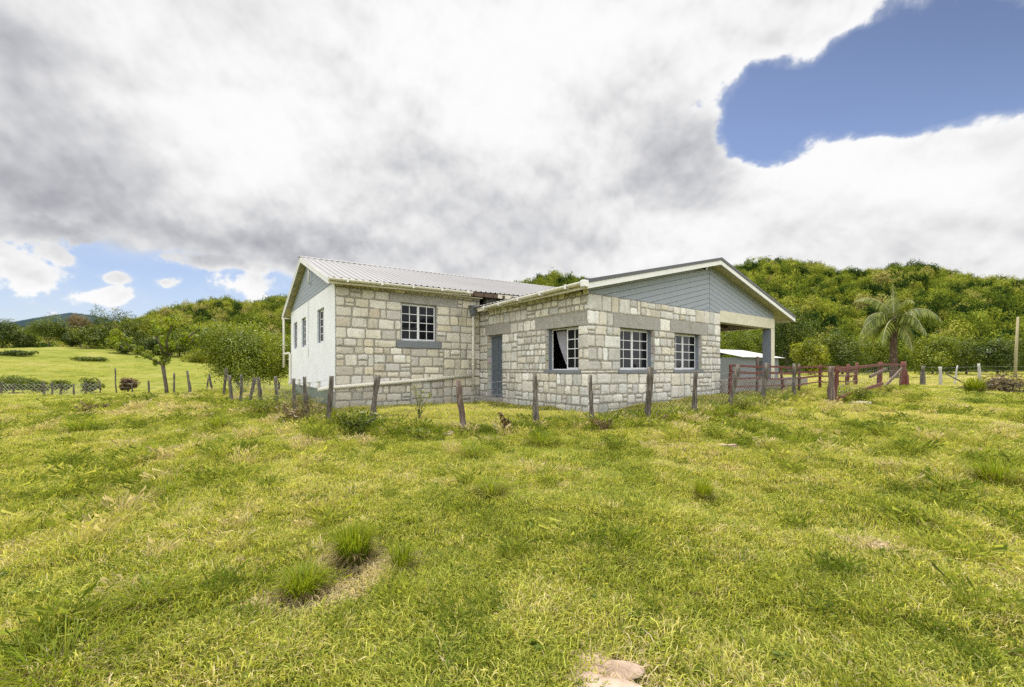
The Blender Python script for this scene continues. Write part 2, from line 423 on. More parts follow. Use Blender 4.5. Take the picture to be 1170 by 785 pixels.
W = bpy.data.worlds.new('World'); SC.world = W; W.use_nodes = True
def build_sky():
    t = W.node_tree; t.nodes.clear(); g = G(t)
    sky = g.n.new('ShaderNodeTexSky'); sky.sky_type = 'NISHITA'; sky.sun_disc = False
    sky.sun_elevation = R(SUN_EL); sky.sun_rotation = R(SUN_AZ); sky.air_density = 1.0; sky.dust_density = .6; sky.ozone_density = 1.6
    d = g.coord('Generated')
    xyz = g.n.new('ShaderNodeSeparateXYZ'); g.l.new(d, xyz.inputs[0])
    x, y, z = xyz.outputs
    yy = g.maxi(y, .15)
    X = g.math('DIVIDE', x, yy); Z = g.math('DIVIDE', z, yy)
    front = g.step(y, .05, .3)
    def ell(px, py, rx, ry, rot=0.0):
        """1 at the centre of an elliptical patch of sky, 0 on its rim, negative outside"""
        cx, cz, rx, ry = (px-585)/470, (421-py)/470, rx/470, ry/470
        ca, sa = math.cos(R(rot)), math.sin(R(rot))
        dx = g.sub(X, cx); dz = g.sub(Z, cz)
        a = g.math('DIVIDE', g.add(g.mul(dx, ca), g.mul(dz, sa)), rx)
        b = g.math('DIVIDE', g.sub(g.mul(dz, ca), g.mul(dx, sa)), ry)
        return g.sub(1.0, g.math('SQRT', g.add(g.mul(a, a), g.mul(b, b))))
    def umax(L):
        o = L[0]
        for q in L[1:]: o = g.math('SMOOTH_MAX', o, q, .12)
        return o
    st = g.mapping(d, (1, 1, 1.1))
    warp = g.noise(st, 2.6, 2, .5, out=1)
    stw = g.vmath('ADD', st, g.vmath('SCALE', g.vmath('SUBTRACT', warp, (.5, .5, .5)), .09))
    def puffs(vec, scale, det):
        v = g.n.new('ShaderNodeTexVoronoi'); v.feature = 'F1'; v.normalize = True
        g.l.new(vec, v.inputs['Vector']); v.inputs['Scale'].default_value = scale; v.inputs['Detail'].default_value = det
        v.inputs['Roughness'].default_value = .52; v.inputs['Lacunarity'].default_value = 2.3; pass
        return g.sub(1.0, v.outputs['Distance'])
    fine = g.noise(stw, 9.0, 8, .6)
    lit_dir = (sd.x*.03, .0, .028)
    up = g.vmath('ADD', stw, lit_dir)
    p1 = puffs(stw, 6.0, 3.0); p2 = puffs(up, 6.0, 3.0)
    r1 = g.noise(stw, 5.0, 7, .56); r2 = g.noise(up, 5.0, 7, .56)     # shading of the billows towards the sun
    n1 = g.add(g.mul(g.sub(p1, .3), .75), g.mul(fine, .40))
    nl = g.noise(g.vmath('ADD', stw, (3.1, 1.7, .4)), 2.3, 4, .5)
    # gaps of blue
    blue = umax([ell(1000, 108, 195, 54, 4), ell(876, 130, 66, 58), ell(1000, 72, 120, 46, 22), ell(1110, 66, 130, 86), ell(1265, 60, 170, 104)])
    blue2 = umax([ell(120, 335, 250, 50, -4), ell(-60, 330, 260, 72), ell(290, 335, 60, 30)])
    cum = umax([ell(20, 308, 66, 34, -12), ell(276, 328, 44, 17), ell(112, 339, 46, 11), ell(133, 317, 16, 7), ell(60, 290, 40, 14, -20), ell(190, 322, 14, 6), ell(250, 298, 70, 11, -6), ell(30, 262, 120, 22)])
    nn = g.sub(n1, .5)
    nf = g.sub(g.noise(stw, 20.0, 5, .6), .5)
    c_blue = g.mul(g.add(g.mul(blue, -1.0), g.add(g.mul(nn, 1.35), g.mul(nf, .45))), 1.5)
    c_blue2 = g.maxi(g.add(g.mul(blue2, -1.0), g.mul(nn, 1.3)), g.add(g.mul(cum, .7), g.add(g.mul(nf, 2.4), g.add(g.mul(nn, .9), -.05))))
    c_blue2 = g.mul(c_blue2, .62)
    cover_f = g.mini(c_blue, c_blue2)
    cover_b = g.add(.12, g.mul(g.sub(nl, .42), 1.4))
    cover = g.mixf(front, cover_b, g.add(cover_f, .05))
    mask = g.step(cover, -.04, .14)
    # brightness of the cloud
    dark = g.math('MAXIMUM', ell(30, 215, 190, 130, -12), 0.0)
    for e, k in (((300, 275, 330, 50, -6), .75), ((600, 255, 170, 90), .5), ((775, 195, 95, 110, 10), .9), ((20, 60, 120, 110), .7), ((470, 190, 120, 60), .35), ((700, 80, 120, 50), .2), ((1100, 250, 160, 26, -8), .35), ((720, 280, 120, 20), .3)):
        dark = g.add(dark, g.mul(g.math('MAXIMUM', ell(*e), 0.0), k))
    dark = g.math('MINIMUM', dark, 1.0)
    bright = g.math('MAXIMUM', ell(290, 150, 150, 110, -30), 0.0)
    for e, k in (((690, 40, 330, 80), .8), ((570, 140, 80, 80), .7), ((1010, 205, 200, 60), 1.2), ((1110, 235, 110, 50), .6), ((760, 260, 110, 45), .8), ((960, 20, 120, 40), .6), ((20, 305, 90, 50), 1.0), ((276, 328, 70, 34), 1.1), ((110, 330, 80, 30), .9), ((940, 170, 140, 40), .5)):
        bright = g.add(bright, g.mul(g.math('MAXIMUM', ell(*e), 0.0), k))
    puffy = g.step(cover, .9, .15, .75, 1.0)
    relief = g.add(g.mul(g.sub(r1, r2), .55), g.add(g.mul(g.mul(g.sub(p1, p2), puffy), 1.25), g.mul(nn, .2)))
    body = g.mul(g.sub(nl, .5), .5)
    edge = g.step(cover, .0, .4, .14, 0.0)
    L = g.add(.79, g.add(relief, g.add(body, g.add(edge, g.sub(g.mul(bright, .30), g.mul(dark, .41))))))
    L = g.step(L, .12, 1.04, .38, .98)
    back = g.mixf(front, g.add(1.55, g.mul(nl, 1.15)), 1.0)  # brightness added to the clouds behind the camera, to fill the shaded walls
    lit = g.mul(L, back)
    ccol = g.n.new('ShaderNodeCombineColor')
    low = g.step(L, .35, .9)
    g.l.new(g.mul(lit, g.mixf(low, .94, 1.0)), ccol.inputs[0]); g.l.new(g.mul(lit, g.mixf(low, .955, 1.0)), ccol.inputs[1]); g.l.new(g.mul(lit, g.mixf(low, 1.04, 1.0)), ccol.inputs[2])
    # clear sky: physical sky scaled to picture brightness, with thin veil towards the horizon
    skyc = g.vmath('SCALE', sky.outputs[0], SKY_K)
    skyc = g.vmath('MULTIPLY', skyc, (1.42, 1.30, 1.36))
    skyc = g.vmath('SCALE', skyc, g.step(Z, .45, 1.0, 1.0, .72))
    veil = g.step(Z, .42, .0, 0, .35)
    skyc = g.mix(veil, skyc, (.62, .74, .93, 1))
    thin = g.mul(g.step(cover, -.22, .1), .3)
    skyc = g.mix(thin, skyc, (.80, .84, .90, 1))
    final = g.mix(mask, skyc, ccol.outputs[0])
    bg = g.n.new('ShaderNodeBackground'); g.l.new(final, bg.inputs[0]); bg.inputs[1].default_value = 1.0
    out = g.n.new('ShaderNodeOutputWorld'); g.l.new(bg.outputs[0], out.inputs[0])
SKY_K = .10
build_sky()
W.cycles.sampling_method = 'MANUAL'; W.cycles.sample_map_resolution = 512

# ------------------------------------------------------------------ ground and hills
HX, HY, HZ, HROT = 2.036, 11.0, .3, R(36)
HU, HV = (math.cos(HROT), math.sin(HROT)), (-math.sin(HROT), math.cos(HROT))
def to_house(x, y):
    dx, dy = np.asarray(x)-HX, np.asarray(y)-HY
    return dx*HU[0]+dy*HU[1], dx*HV[0]+dy*HV[1]

def make_ground():
    na = 720
    rad = np.concatenate([[0.0], np.geomspace(.4, 60, 190), np.geomspace(64, 4000, 46)])
    a = np.arange(na)/na*2*math.pi
    rr, aa = np.meshgrid(rad[1:], a, indexing='ij')
    x = np.concatenate([[0.0], (rr*np.cos(aa)).ravel()]); y = np.concatenate([[0.0], (rr*np.sin(aa)).ravel()])
    z = height(x, y)
    V = np.c_[x, y, z]
    F = []
    nr = len(rad)-1
    i = np.arange(nr-1)[:, None]*na + 1; k = np.arange(na)[None]; k2 = (k+1) % na
    F = np.stack([i+k, i+na+k, i+na+k2, i+k2], -1).reshape(-1, 4)
    cen = np.c_[np.zeros(na, int), 1+np.arange(na), 1+(np.arange(na)+1) % na, np.zeros(na, int)]
    me = bpy.data.meshes.new('ground')
    faces = F.tolist() + [[0, int(c[1]), int(c[2])] for c in cen]
    me.from_pydata(V.tolist(), [], faces)
    me.polygons.foreach_set('use_smooth', np.ones(len(faces), bool))
    me.materials.append(M['ground']); me.update()
    o = bpy.data.objects.new('ground', me); COL.objects.link(o)
    tag(o, 'rough green pasture ground rising gently towards the stone house', 'ground', kind='structure')
    return o
make_ground()

def smooth(t): t = np.clip(t, 0, 1); return t*t*(3-2*t)
def vnoise(x, y, seed, L):
    r = np.random.default_rng(seed); o = 0
    for k in range(7):
        a = r.uniform(0, 6.28); p = r.uniform(0, 6.28); l = L*(.55+.25*k)
        o = o + np.sin((np.cos(a)*x+np.sin(a)*y)*6.283/l + p + 1.3*np.sin((np.sin(a)*x-np.cos(a)*y)*6.283/(l*1.7)+p))
    return o/7
class Hill:
    """a wooded rise: its skyline is given as (bearing, elevation) pairs, foot and ridge as distances along +Y"""
    def __init__(s, prof, y0, y1, crown, seed, back=90):
        s.px = np.array([p[0] for p in prof], float); s.pt = np.array([p[1] for p in prof], float)
        s.y0, s.y1, s.crown, s.seed, s.back = y0, y1, crown, seed, back
    def z(s, px, Y):
        top = (421-np.interp(px, s.px, s.pt))/470*s.y1 + CAM_Z - s.crown
        X = (px-585)/470*Y
        t = (Y-s.y0)/(s.y1-s.y0)
        prof = np.where(t <= 1, np.sin(np.clip(t, 0, 1)*math.pi/2)**1.1, 1-smooth((Y-s.y1)/s.back))
        base = 1.0
        h = base + (top-base)*prof
        return X, h + vnoise(X, Y, s.seed, 26)*2.2*np.sin(np.clip(t, 0, 1)*math.pi) - 3.0*(t <= 0)
    def mesh(s, name, mtl, nx=260, ny=90):
        px = np.linspace(s.px[0], s.px[-1], nx); Y = np.linspace(s.y0-2, s.y1+s.back, ny)
        P, YY = np.meshgrid(px, Y, indexing='ij')
        X, Z = s.z(P, YY)
        V = np.c_[X.ravel(), YY.ravel(), Z.ravel()]
        i = np.arange(nx-1)[:, None]*ny; k = np.arange(ny-1)[None]
        F = np.stack([i+k, i+ny+k, i+ny+k+1, i+k+1], -1).reshape(-1, 4)
        return np_mesh(name, V, F, mtl, smooth=True)
hill_r = Hill([(720, 408), (780, 358), (835, 321), (870, 311), (900, 310), (930, 314), (965, 325), (1000, 322), (1050, 316), (1100, 328), (1170, 333), (1300, 343), (1500, 358), (1700, 393)], 68, 190, 3.0, 3)
hill_l = Hill([(-160, 398), (0, 390), (120, 380), (160, 372), (190, 364), (230, 355), (260, 353), (290, 357), (320, 349), (400, 344), (470, 356), (540, 398)], 135, 300, 3.0, 8, 120)
hill_m = Hill([(520, 404), (560, 366), (590, 334), (615, 322), (650, 320), (680, 330), (720, 349), (790, 366), (860, 404)], 175, 262, 3.0, 12)
hill_f = Hill([(-500, 392), (-300, 384), (-120, 376), (0, 371), (40, 364), (80, 358), (105, 361), (140, 369), (230, 392)], 1100, 1500, 0, 21, 500)
o = hill_r.mesh('wooded_hill', M['hill']); tag(o, 'steep forested hillside behind the carport and the palm', 'hill', kind='structure')
o = hill_l.mesh('wooded_hill', M['hill']); tag(o, 'long forested hill beyond the big bush at the left of the house', 'hill', kind='structure')
o = hill_m.mesh('wooded_hill', M['hill']); tag(o, 'small wooded hilltop peeping over the house roof', 'hill', kind='structure')
o = hill_f.mesh('far_mountain', M['farhill']); tag(o, 'dark bluish mountain far off at the left edge', 'mountain', kind='structure')

# ------------------------------------------------------------------ scattered stuff
def scatter(name, variants, pts, rot, scl, vidx, tint, mtl, label, cat):
    """ONE object: its mesh holds the loose scatter points and the clump meshes that geometry nodes set on them"""
    V = [np.asarray(pts, np.float32)]; vid = [np.zeros(len(pts), np.int32)]; F = []; C = [np.ones((len(pts), 3), np.float32)]
    n = len(pts)
    for k, (v, f, c) in enumerate(variants):
        V.append(np.asarray(v, np.float32)); F.append(np.asarray(f, np.int32)+n); C.append(np.asarray(c, np.float32))
        vid.append(np.full(len(v), k+1, np.int32)); n += len(v)
    V = np.concatenate(V); vid = np.concatenate(vid); F = np.concatenate(F); C = np.concatenate(C)
    pad = n-len(pts)
    ex = {'vid': ('INT', vid.astype(np.int32)),
          'srot': ('FLOAT_VECTOR', np.r_[rot, np.zeros((pad, 3))].astype(np.float32)),
          'sscl': ('FLOAT_VECTOR', np.r_[scl, np.ones((pad, 3))].astype(np.float32)),
          'vidx': ('INT', np.r_[vidx, np.zeros(pad, int)].astype(np.int32)),
          'tint': ('FLOAT', np.r_[tint, np.zeros(pad)].astype(np.float32))}
    o = np_mesh(name, V, F, mtl, vcol=C, extra=ex)
    ng = bpy.data.node_groups.new(name+'_scatter', 'GeometryNodeTree')
    ng.interface.new_socket('Geometry', in_out='INPUT', socket_type='NodeSocketGeometry')
    ng.interface.new_socket('Geometry', in_out='OUTPUT', socket_type='NodeSocketGeometry')
    N = ng.nodes; Lk = ng.links
    gi = N.new('NodeGroupInput'); go = N.new('NodeGroupOutput')
    def named(nm, ty):
        q = N.new('GeometryNodeInputNamedAttribute'); q.data_type = ty; q.inputs[0].default_value = nm
        return q.outputs[0]
    vidn = named('vid', 'INT')
    def sep(k):
        c = N.new('FunctionNodeCompare'); c.data_type = 'INT'; c.operation = 'EQUAL'
        Lk.new(vidn, c.inputs[2]); c.inputs[3].default_value = k
        s = N.new('GeometryNodeSeparateGeometry'); s.domain = 'POINT'
        Lk.new(gi.outputs[0], s.inputs[0]); Lk.new(c.outputs[0], s.inputs[1])
        return s.outputs[0]
    join = N.new('GeometryNodeJoinGeometry')
    for k in reversed(range(len(variants))):      # a multi-input socket lists its newest link first
        ti = N.new('GeometryNodeGeometryToInstance'); Lk.new(sep(k+1), ti.inputs[0]); Lk.new(ti.outputs[0], join.inputs[0])
    iop = N.new('GeometryNodeInstanceOnPoints')
    Lk.new(sep(0), iop.inputs['Points']); Lk.new(join.outputs[0], iop.inputs['Instance'])
    iop.inputs['Pick Instance'].default_value = True
    Lk.new(named('vidx', 'INT'), iop.inputs['Instance Index'])
    Lk.new(named('srot', 'FLOAT_VECTOR'), iop.inputs['Rotation']); Lk.new(named('sscl', 'FLOAT_VECTOR'), iop.inputs['Scale'])
    Lk.new(iop.outputs[0], go.inputs[0])
    md = o.modifiers.new('scatter', 'NODES'); md.node_group = ng
    return tag(o, label, cat, kind='stuff')

def unit(v): return v/np.maximum(np.linalg.norm(v, axis=-1, keepdims=True), 1e-9)
def leaves(P, Nrm, size, rng, aspect=.5, droop=.0):
    """diamond leaves: one quad each, lying across the given normals"""
    n = len(P)
    T = unit(np.cross(Nrm, unit(rng.normal(size=(n, 3)))))
    T[:, 2] -= droop; T = unit(T)
    B = unit(np.cross(Nrm, T))
    s = np.asarray(size).reshape(-1, 1)*np.ones((n, 1))
    fold = unit(np.cross(T, B))*s*.12
    v = np.stack([P - T*s*.5, P + B*s*aspect*.5 + T*s*.05 + fold, P + T*s*.5, P - B*s*aspect*.5 + T*s*.05 + fold], 1).reshape(-1, 3)
    f = (np.arange(n)[:, None]*4 + np.arange(4)[None])
    return v, f
def crown_geo(blobs, n, size, rng, aspect=.55, clump=7, spread=.22, outward=.85, hollow=.72, upw=.3):
    """leaf clumps spread through lumpy ellipsoids"""
    B = np.asarray(blobs, float)
    w = (B[:, 3]*B[:, 4]*B[:, 5])**(2/3); w /= w.sum()
    m = max(1, n//clump)
    ib = rng.choice(len(B), m, p=w)
    d = unit(rng.normal(size=(m, 3)))
    rad = hollow + (1.06-hollow)*rng.random(m)**.6
    lump = 1 + .13*np.sin(d[:, 0]*7+ib*2.1)*np.cos(d[:, 1]*6+ib) + .08*np.sin(d[:, 2]*11+ib)
    C = B[ib, :3] + d*B[ib, 3:6]*(rad*lump)[:, None]
    hue = rng.random(len(B))*.55 + .22
    hc = hue[ib] + rng.normal(size=m)*.12
    bc = .5 + rng.normal(size=m)*.10
    q = np.repeat(np.arange(m), clump)
    rs = np.repeat(np.cbrt(B[ib, 3]*B[ib, 4]*B[ib, 5]), clump)
    P = C[q] + rng.normal(size=(len(q), 3))*spread*rs[:, None]*.6
    nr = unit(d[q]*outward + unit(rng.normal(size=(len(q), 3)))*(1-outward*.5) + np.array([0, 0, upw]))
    v, f = leaves(P, nr, size*(.7+.6*rng.random(len(q))), rng, aspect)
    col = np.zeros((len(q), 3)); col[:, 0] = np.clip(bc[q] + rng.normal(size=len(q))*.13, .05, 1); col[:, 1] = np.clip(hc[q] + rng.normal(size=len(q))*.1, 0, 1)
    return v, f, np.repeat(col, 4, 0)

# --- forest on the hills
rng = np.random.default_rng(77)
def forest_variants(k, n, size):
    out = []
    for _ in range(k):
        bl = [(rng.normal()*.38, rng.normal()*.38, .55+rng.random()*.55, .42+.3*rng.random(), .42+.3*rng.random(), .36+.25*rng.random()) for _ in range(7)]
        bl.append((0, 0, .45, .7, .7, .5))
        out.append(crown_geo(bl, n, size, rng, .6, 6, .2, .95, .6, .3))
    return out
FV = forest_variants(8, 1300, .125)
def forest(hill, n, smin, smax, name, label, ylo=0.0, yhi=1.12, tint0=0.0):
    a, b = hill.px[0], hill.px[-1]
    # jittered rows, so that the crowns stand apart and keep dark gaps between them
    sp = n
    far, near = hill.y1*yhi, hill.y0; xs = np.arange((a-585)/470*(near if a > 585 else far), (b-585)/470*(far if b > 585 else near), sp); ys = np.arange(hill.y0+(hill.y1-hill.y0)*ylo, hill.y0+(hill.y1-hill.y0)*yhi, sp)
    gx, Y = np.meshgrid(xs, ys); gx = gx.ravel() + rng.uniform(-.42, .42, gx.size)*sp; Y = Y.ravel() + rng.uniform(-.42, .42, gx.size)*sp
    px = 585 + gx/Y*470
    keep = (px > a) & (px < b); px, Y = px[keep], Y[keep]
    n = len(px)
    X, Z = hill.z(px, Y)
    s = smin + (smax-smin)*rng.random(n)**1.8
    t = (Y-hill.y0)/(hill.y1-hill.y0)
    pts = np.c_[X, Y, Z - .35*s + .2]
    rot = np.c_[rng.normal(size=n)*.12, rng.normal(size=n)*.12, rng.uniform(0, 6.28, n)]
    scl = np.c_[s*rng.uniform(.85, 1.2, n), s*rng.uniform(.85, 1.2, n), s*rng.uniform(.9, 1.6, n)]
    pts[:, 2] += rng.uniform(-.2, 1.3, n)*s*.6
    tint = rng.normal(size=n)*.33 + .12*vnoise(X, Y, 5, 50) + tint0
    return scatter(name, FV, pts, rot, scl, rng.integers(0, len(FV), n), tint, M['forest'], label, 'woodland')
forest(hill_r, 3.1, 1.3, 2.7, 'hillside_forest', 'dense mixed green forest covering the steep hill at the right', tint0=-.05)
forest(hill_l, 4.2, 2.0, 3.9, 'hillside_forest', 'far green forest on the long hill left of the house', tint0=.05)
forest(hill_m, 5.2, 2.4, 4.2, 'hillside_forest', 'treetops of the small wooded hilltop above the metal roof', ylo=.4, tint0=.0)

# --- pasture grass
def tuft(nb, rad, h0, h1, wid, lean, dry=0.0, flat=0.0):
    v = []; f = []; c = []
    for _ in range(nb):
        a = rng.uniform(0, 6.283); r = rad*math.sqrt(rng.random())
        bx, by = r*math.cos(a), r*math.sin(a)
        d = rng.uniform(0, 6.283) if rng.random() < .6 else a + rng.normal()*.5
        h = rng.uniform(h0, h1); le = h*lean*rng.uniform(.25, 1.35); h *= (1-flat*rng.random())
        dx, dy = math.cos(d), math.sin(d)
        tw = rng.normal()*.5
        wx, wy = -math.sin(d+tw)*wid*.5*rng.uniform(.7, 1.3), math.cos(d+tw)*wid*.5
        n = len(v)
        v += [(bx-wx, by-wy, -.015), (bx+wx, by+wy, -.015),
              (bx+dx*le*.4-wx*.9, by+dy*le*.4-wy*.9, h*.62), (bx+dx*le*.4+wx*.9, by+dy*le*.4+wy*.9, h*.62),
              (bx+dx*le-wx*.12, by+dy*le-wy*.12, h*rng.uniform(.75, 1.0)), (bx+dx*le+wx*.12, by+dy*le+wy*.12, h*rng.uniform(.75, 1.0))]
        f += [(n, n+1, n+3, n+2), (n+2, n+3, n+5, n+4)]
        sh = np.clip(.52+rng.normal()*.24, .05, 1); hu = np.clip((.95 if rng.random() < dry else .5)+rng.normal()*.17, 0, 1)
        c += [(sh, hu, 0)]*6
    return np.array(v), np.array(f), np.array(c)
def rosette(nl, r):
    n = nl
    a = rng.uniform(0, 6.283, n)
    P = np.c_[np.cos(a)*r*.6, np.sin(a)*r*.6, rng.uniform(.01, .05, n)]*rng.uniform(.4, 1.0, (n, 1))
    v, f = leaves(P, unit(np.c_[np.cos(a)*.3, np.sin(a)*.3, np.ones(n)]+rng.normal(size=(n, 3))*.2), r*.8, rng, .5)
    c = np.repeat(np.c_[np.clip(.5+rng.normal(size=n)*.1, 0, 1), np.full(n, .35), np.zeros(n)], 4, 0)
    return v, f, c
GV = [tuft(78, .15, .012, .036, 0.0052, 1.45, .30) for _ in range(6)]          # 0-5 short grazed grass
GV += [tuft(70, .15, .010, .032, .0042, 1.7, .9, .6) for _ in range(3)]        # 6-8 straw
GV += [tuft(78, .12, .045, .115, .0040, .85, .15) for _ in range(3)]           # 9-11 taller grass
GV += [tuft(50, .10, .06, .17, .004, .8, .65) for _ in range(2)]              # 12-13 tall dry stems
GV += [rosette(14, .034), rosette(18, .045)]                                 # 14-15 small weeds

GV += [tuft(130, .12, .06, .21, .0040, .7, dr_) for dr_ in (.12, .3, .75)]     # 16-18 tussocks of rank or dying grass
STRAW_SPOTS = [(-1.22, 2.95, .42), (-1.5, 2.7, .25), (2.95, 3.3, .16), (.5, 1.95, .2), (-.3, 7.6, .25), (3.31, 6.4, .15), (.9, 5.5, .2), (-3.5, 6.9, .3)]
def grass_points(n, r0, r1, sp, power=1.0):
    u = rng.random(n)
    r = (r0**power + u*(r1**power-r0**power))**(1/power)
    a = rng.uniform(R(-72), R(72), n)
    x, y = r*np.sin(a), r*np.cos(a)
    s, t = to_house(x, y)
    inside = ((s > -5.25) & (s < 12) & (t > 5.45) & (t < 14.2)) | ((s > -.08) & (s < 6.95) & (t > -.08) & (t < 6)) | ((s > 6.8) & (s < 12.1) & (t > -.25) & (t < 6))
    k = ~inside & (y > .6)
    return x[k], y[k], r[k]
def rand_field(x, y, seed, L): return vnoise(x, y, seed, L)
def make_grass():
    X = []; Y = []; S = []
    for n, r0, r1, s0 in ((11200, .8, 5, .95), (21000, 5, 11, 1.05), (27000, 11, 22, 1.35), (20000, 22, 48, 2.1), (21000, 48, 125, 4.2)):
        x, y, r = grass_points(n, r0, r1, s0, 1.7)
        X.append(x); Y.append(y); S.append(np.full(len(x), s0))
    x, y, s = map(np.concatenate, (X, Y, S))
    n = len(x); r = np.hypot(x, y)
    a = rand_field(x, y, 31, 1.1); b = rand_field(x, y, 32, 4.5); c2 = rand_field(x, y, 33, .5)
    dry = .55*a + .5*b + .45*c2 + rng.normal(size=n)*.25
    tall = .6*rand_field(x, y, 34, 1.6) + .5*rand_field(x, y, 35, .7) + .4*rand_field(x, y, 36, 7) + rng.normal(size=n)*.14
    v = rng.integers(0, 6, n)
    tall = tall*np.clip(.35+r/7, .35, 1)
    v = np.where(dry > .5, rng.integers(6, 9, n), v)
    v = np.where((tall > .50), rng.integers(9, 12, n), v)
    v = np.where((tall > .5) & (dry > .05), rng.integers(12, 14, n), v)
    v = np.where(rng.random(n) < .035, rng.integers(14, 16, n), v)
    tint = .02 - .26*(tall > .45) + .16*b + .13*a + rng.normal(size=n)*.19 + .16*smooth((dry-.2)/.6)
    keep = np.ones(n, bool)
    for (sx, sy, sr) in STRAW_SPOTS:
        d = np.hypot(x-sx, y-sy)/sr + .25*c2
        hit_ = d < 1
        v = np.where(hit_, rng.integers(6, 9, n), v); tint = np.where(hit_, .5+rng.normal(size=n)*.06, tint)
        keep &= ~(hit_ & (rng.random(n) < .35))
    hs, ht = to_house(x, y)
    yard = (y > 9.2) & (x > -5) & (hs < 12) & (hs > -5)         # brighter, softer grass inside the yard
    v = np.where(yard & (v > 5) & (rng.random(n) < .8), rng.integers(0, 6, n), v); tint = np.where(yard, .14+rng.normal(size=n)*.09, tint)
    dryr = smooth((x-13)/8)*smooth((y-21)/5)*.34; tint = tint+dryr
    tint = np.where(y > 50, tint*.6-.02, tint)
    x, y, s, v, tint = x[keep], y[keep], s[keep], v[keep], tint[keep]
    n = len(x)
    z = height(x, y)
    sc = s*rng.uniform(.75, 1.3, n)
    tint = np.where((v == 14) | (v == 15), rng.normal(size=n)*.06-.30, tint)
    # scattered tussocks and brown dying tufts, in loose groups
    m = 620
    tr_ = 2.2+rng.random(m)**.75*24; ta = rng.uniform(R(-57), R(57), m)
    k = rng.integers(0, m, 900); tx = np.r_[tr_*np.sin(ta), (tr_*np.sin(ta))[k]+rng.normal(size=900)*.16*(1+tr_[k]/9)]; ty = np.r_[tr_*np.cos(ta), (tr_*np.cos(ta))[k]+rng.normal(size=900)*.16*(1+tr_[k]/9)]
    brown = rng.random(m) < .38; brown = np.r_[brown, brown[k]]
    hs, ht = to_house(tx, ty); ok = ~((hs > -5.3) & (ht > -1.6)) & (ty > 1.2)
    tx, ty, brown = tx[ok], ty[ok], brown[ok]; q = len(tx)
    # rank growth the cattle leave along the fence line
    FP = np.array([(-10.3, 15.1), (-8, 13.1), (-5.6, 10.6), (-3.9, 8.75), (-1, 8.15), (1.6, 8.4), (2.8, 8.6), (4.1, 9.4), (5.6, 10.6), (7.6, 12.4), (9.6, 14)])
    iq = rng.integers(0, len(FP)-1, 950); kq = rng.random((950, 1)); fp = FP[iq]*(1-kq)+FP[iq+1]*kq + rng.normal(size=(950, 2))*.28
    dens = .5+.5*vnoise(fp[:, 0], fp[:, 1], 51, 1.6); kf = rng.random(950) < .25+.75*dens; fp = fp[kf]
    tx = np.r_[tx, fp[:, 0]]; ty = np.r_[ty, fp[:, 1]]; brown = np.r_[brown, rng.random(len(fp)) < .3]; q = len(tx)
    rt = np.hypot(tx, ty); ts = np.minimum(.36+.10*rt, .70+.05*rt**.9)*rng.uniform(.55, 1.25, q)
    tv = np.where(brown, rng.integers(17, 19, q), rng.integers(16, 18, q)); tt = np.where(brown, .28, -.25)+rng.normal(size=q)*.12
    x, y, z, v, tint, s = np.r_[x, tx], np.r_[y, ty], np.r_[z, height(tx, ty)], np.r_[v, tv], np.r_[tint, tt], np.r_[s, ts]
    sc = np.r_[sc, ts]; n = len(x)
    pts = np.c_[x, y, z]
    rot = np.c_[rng.normal(size=n)*.1, rng.normal(size=n)*.1, rng.uniform(0, 6.28, n)]
    hs_ = sc*rng.uniform(.7, 1.25, n)/np.where(s > 4, 3.4, 1.0)/np.where(s > 2, 1.5, np.where(s > 1.2, 1.15, 1.0))
    scatter('grass', GV, pts, rot, np.c_[sc, sc, hs_], v, tint, M['grass'], 'grazed pasture grass with dry straw patches all over the field', 'grass')
make_grass()

# ------------------------------------------------------------------ the stone house
# house frame: s runs along the gabled front to the right, t runs back along its side, z is the height against the eye level
rs = random.Random(11)
house = empty('stone_house', (HX, HY, HZ), HROT)
tag(house, 'single-storey house of coursed grey and cream limestone with white metal roof and gabled wing', 'house')
OFF = 1.2
def mx_front(t0):          # a wall in a plane t = t0 facing -t
    return lambda a, z, d: (a, t0-d, z+OFF)
def mx_side(s0):           # a wall in a plane s = s0 facing -s
    return lambda a, z, d: (s0-d, a, z+OFF)

PAL_TAN = [(.61, .565, .45), (.58, .55, .47), (.65, .62, .53), (.53, .505, .44), (.64, .61, .51), (.70, .68, .61), (.57, .55, .51), (.57, .515, .42)]
PAL_PALE = [(.68, .665, .61), (.64, .63, .585), (.73, .715, .66), (.58, .565, .52), (.67, .64, .56), (.78, .765, .715), (.61, .575, .49), (.56, .555, .53)]
MORTAR = (.315, .30, .26)

def subtract(x0, x1, holes):
    segs = [(x0, x1)]
    for h0, h1 in holes:
        out = []
        for a, b in segs:
            if h1 <= a or h0 >= b: out.append((a, b)); continue
            if h0 > a: out.append((a, h0))
            if h1 < b: out.append((h1, b))
        segs = out
    return [q for q in segs if q[1]-q[0] > .03]

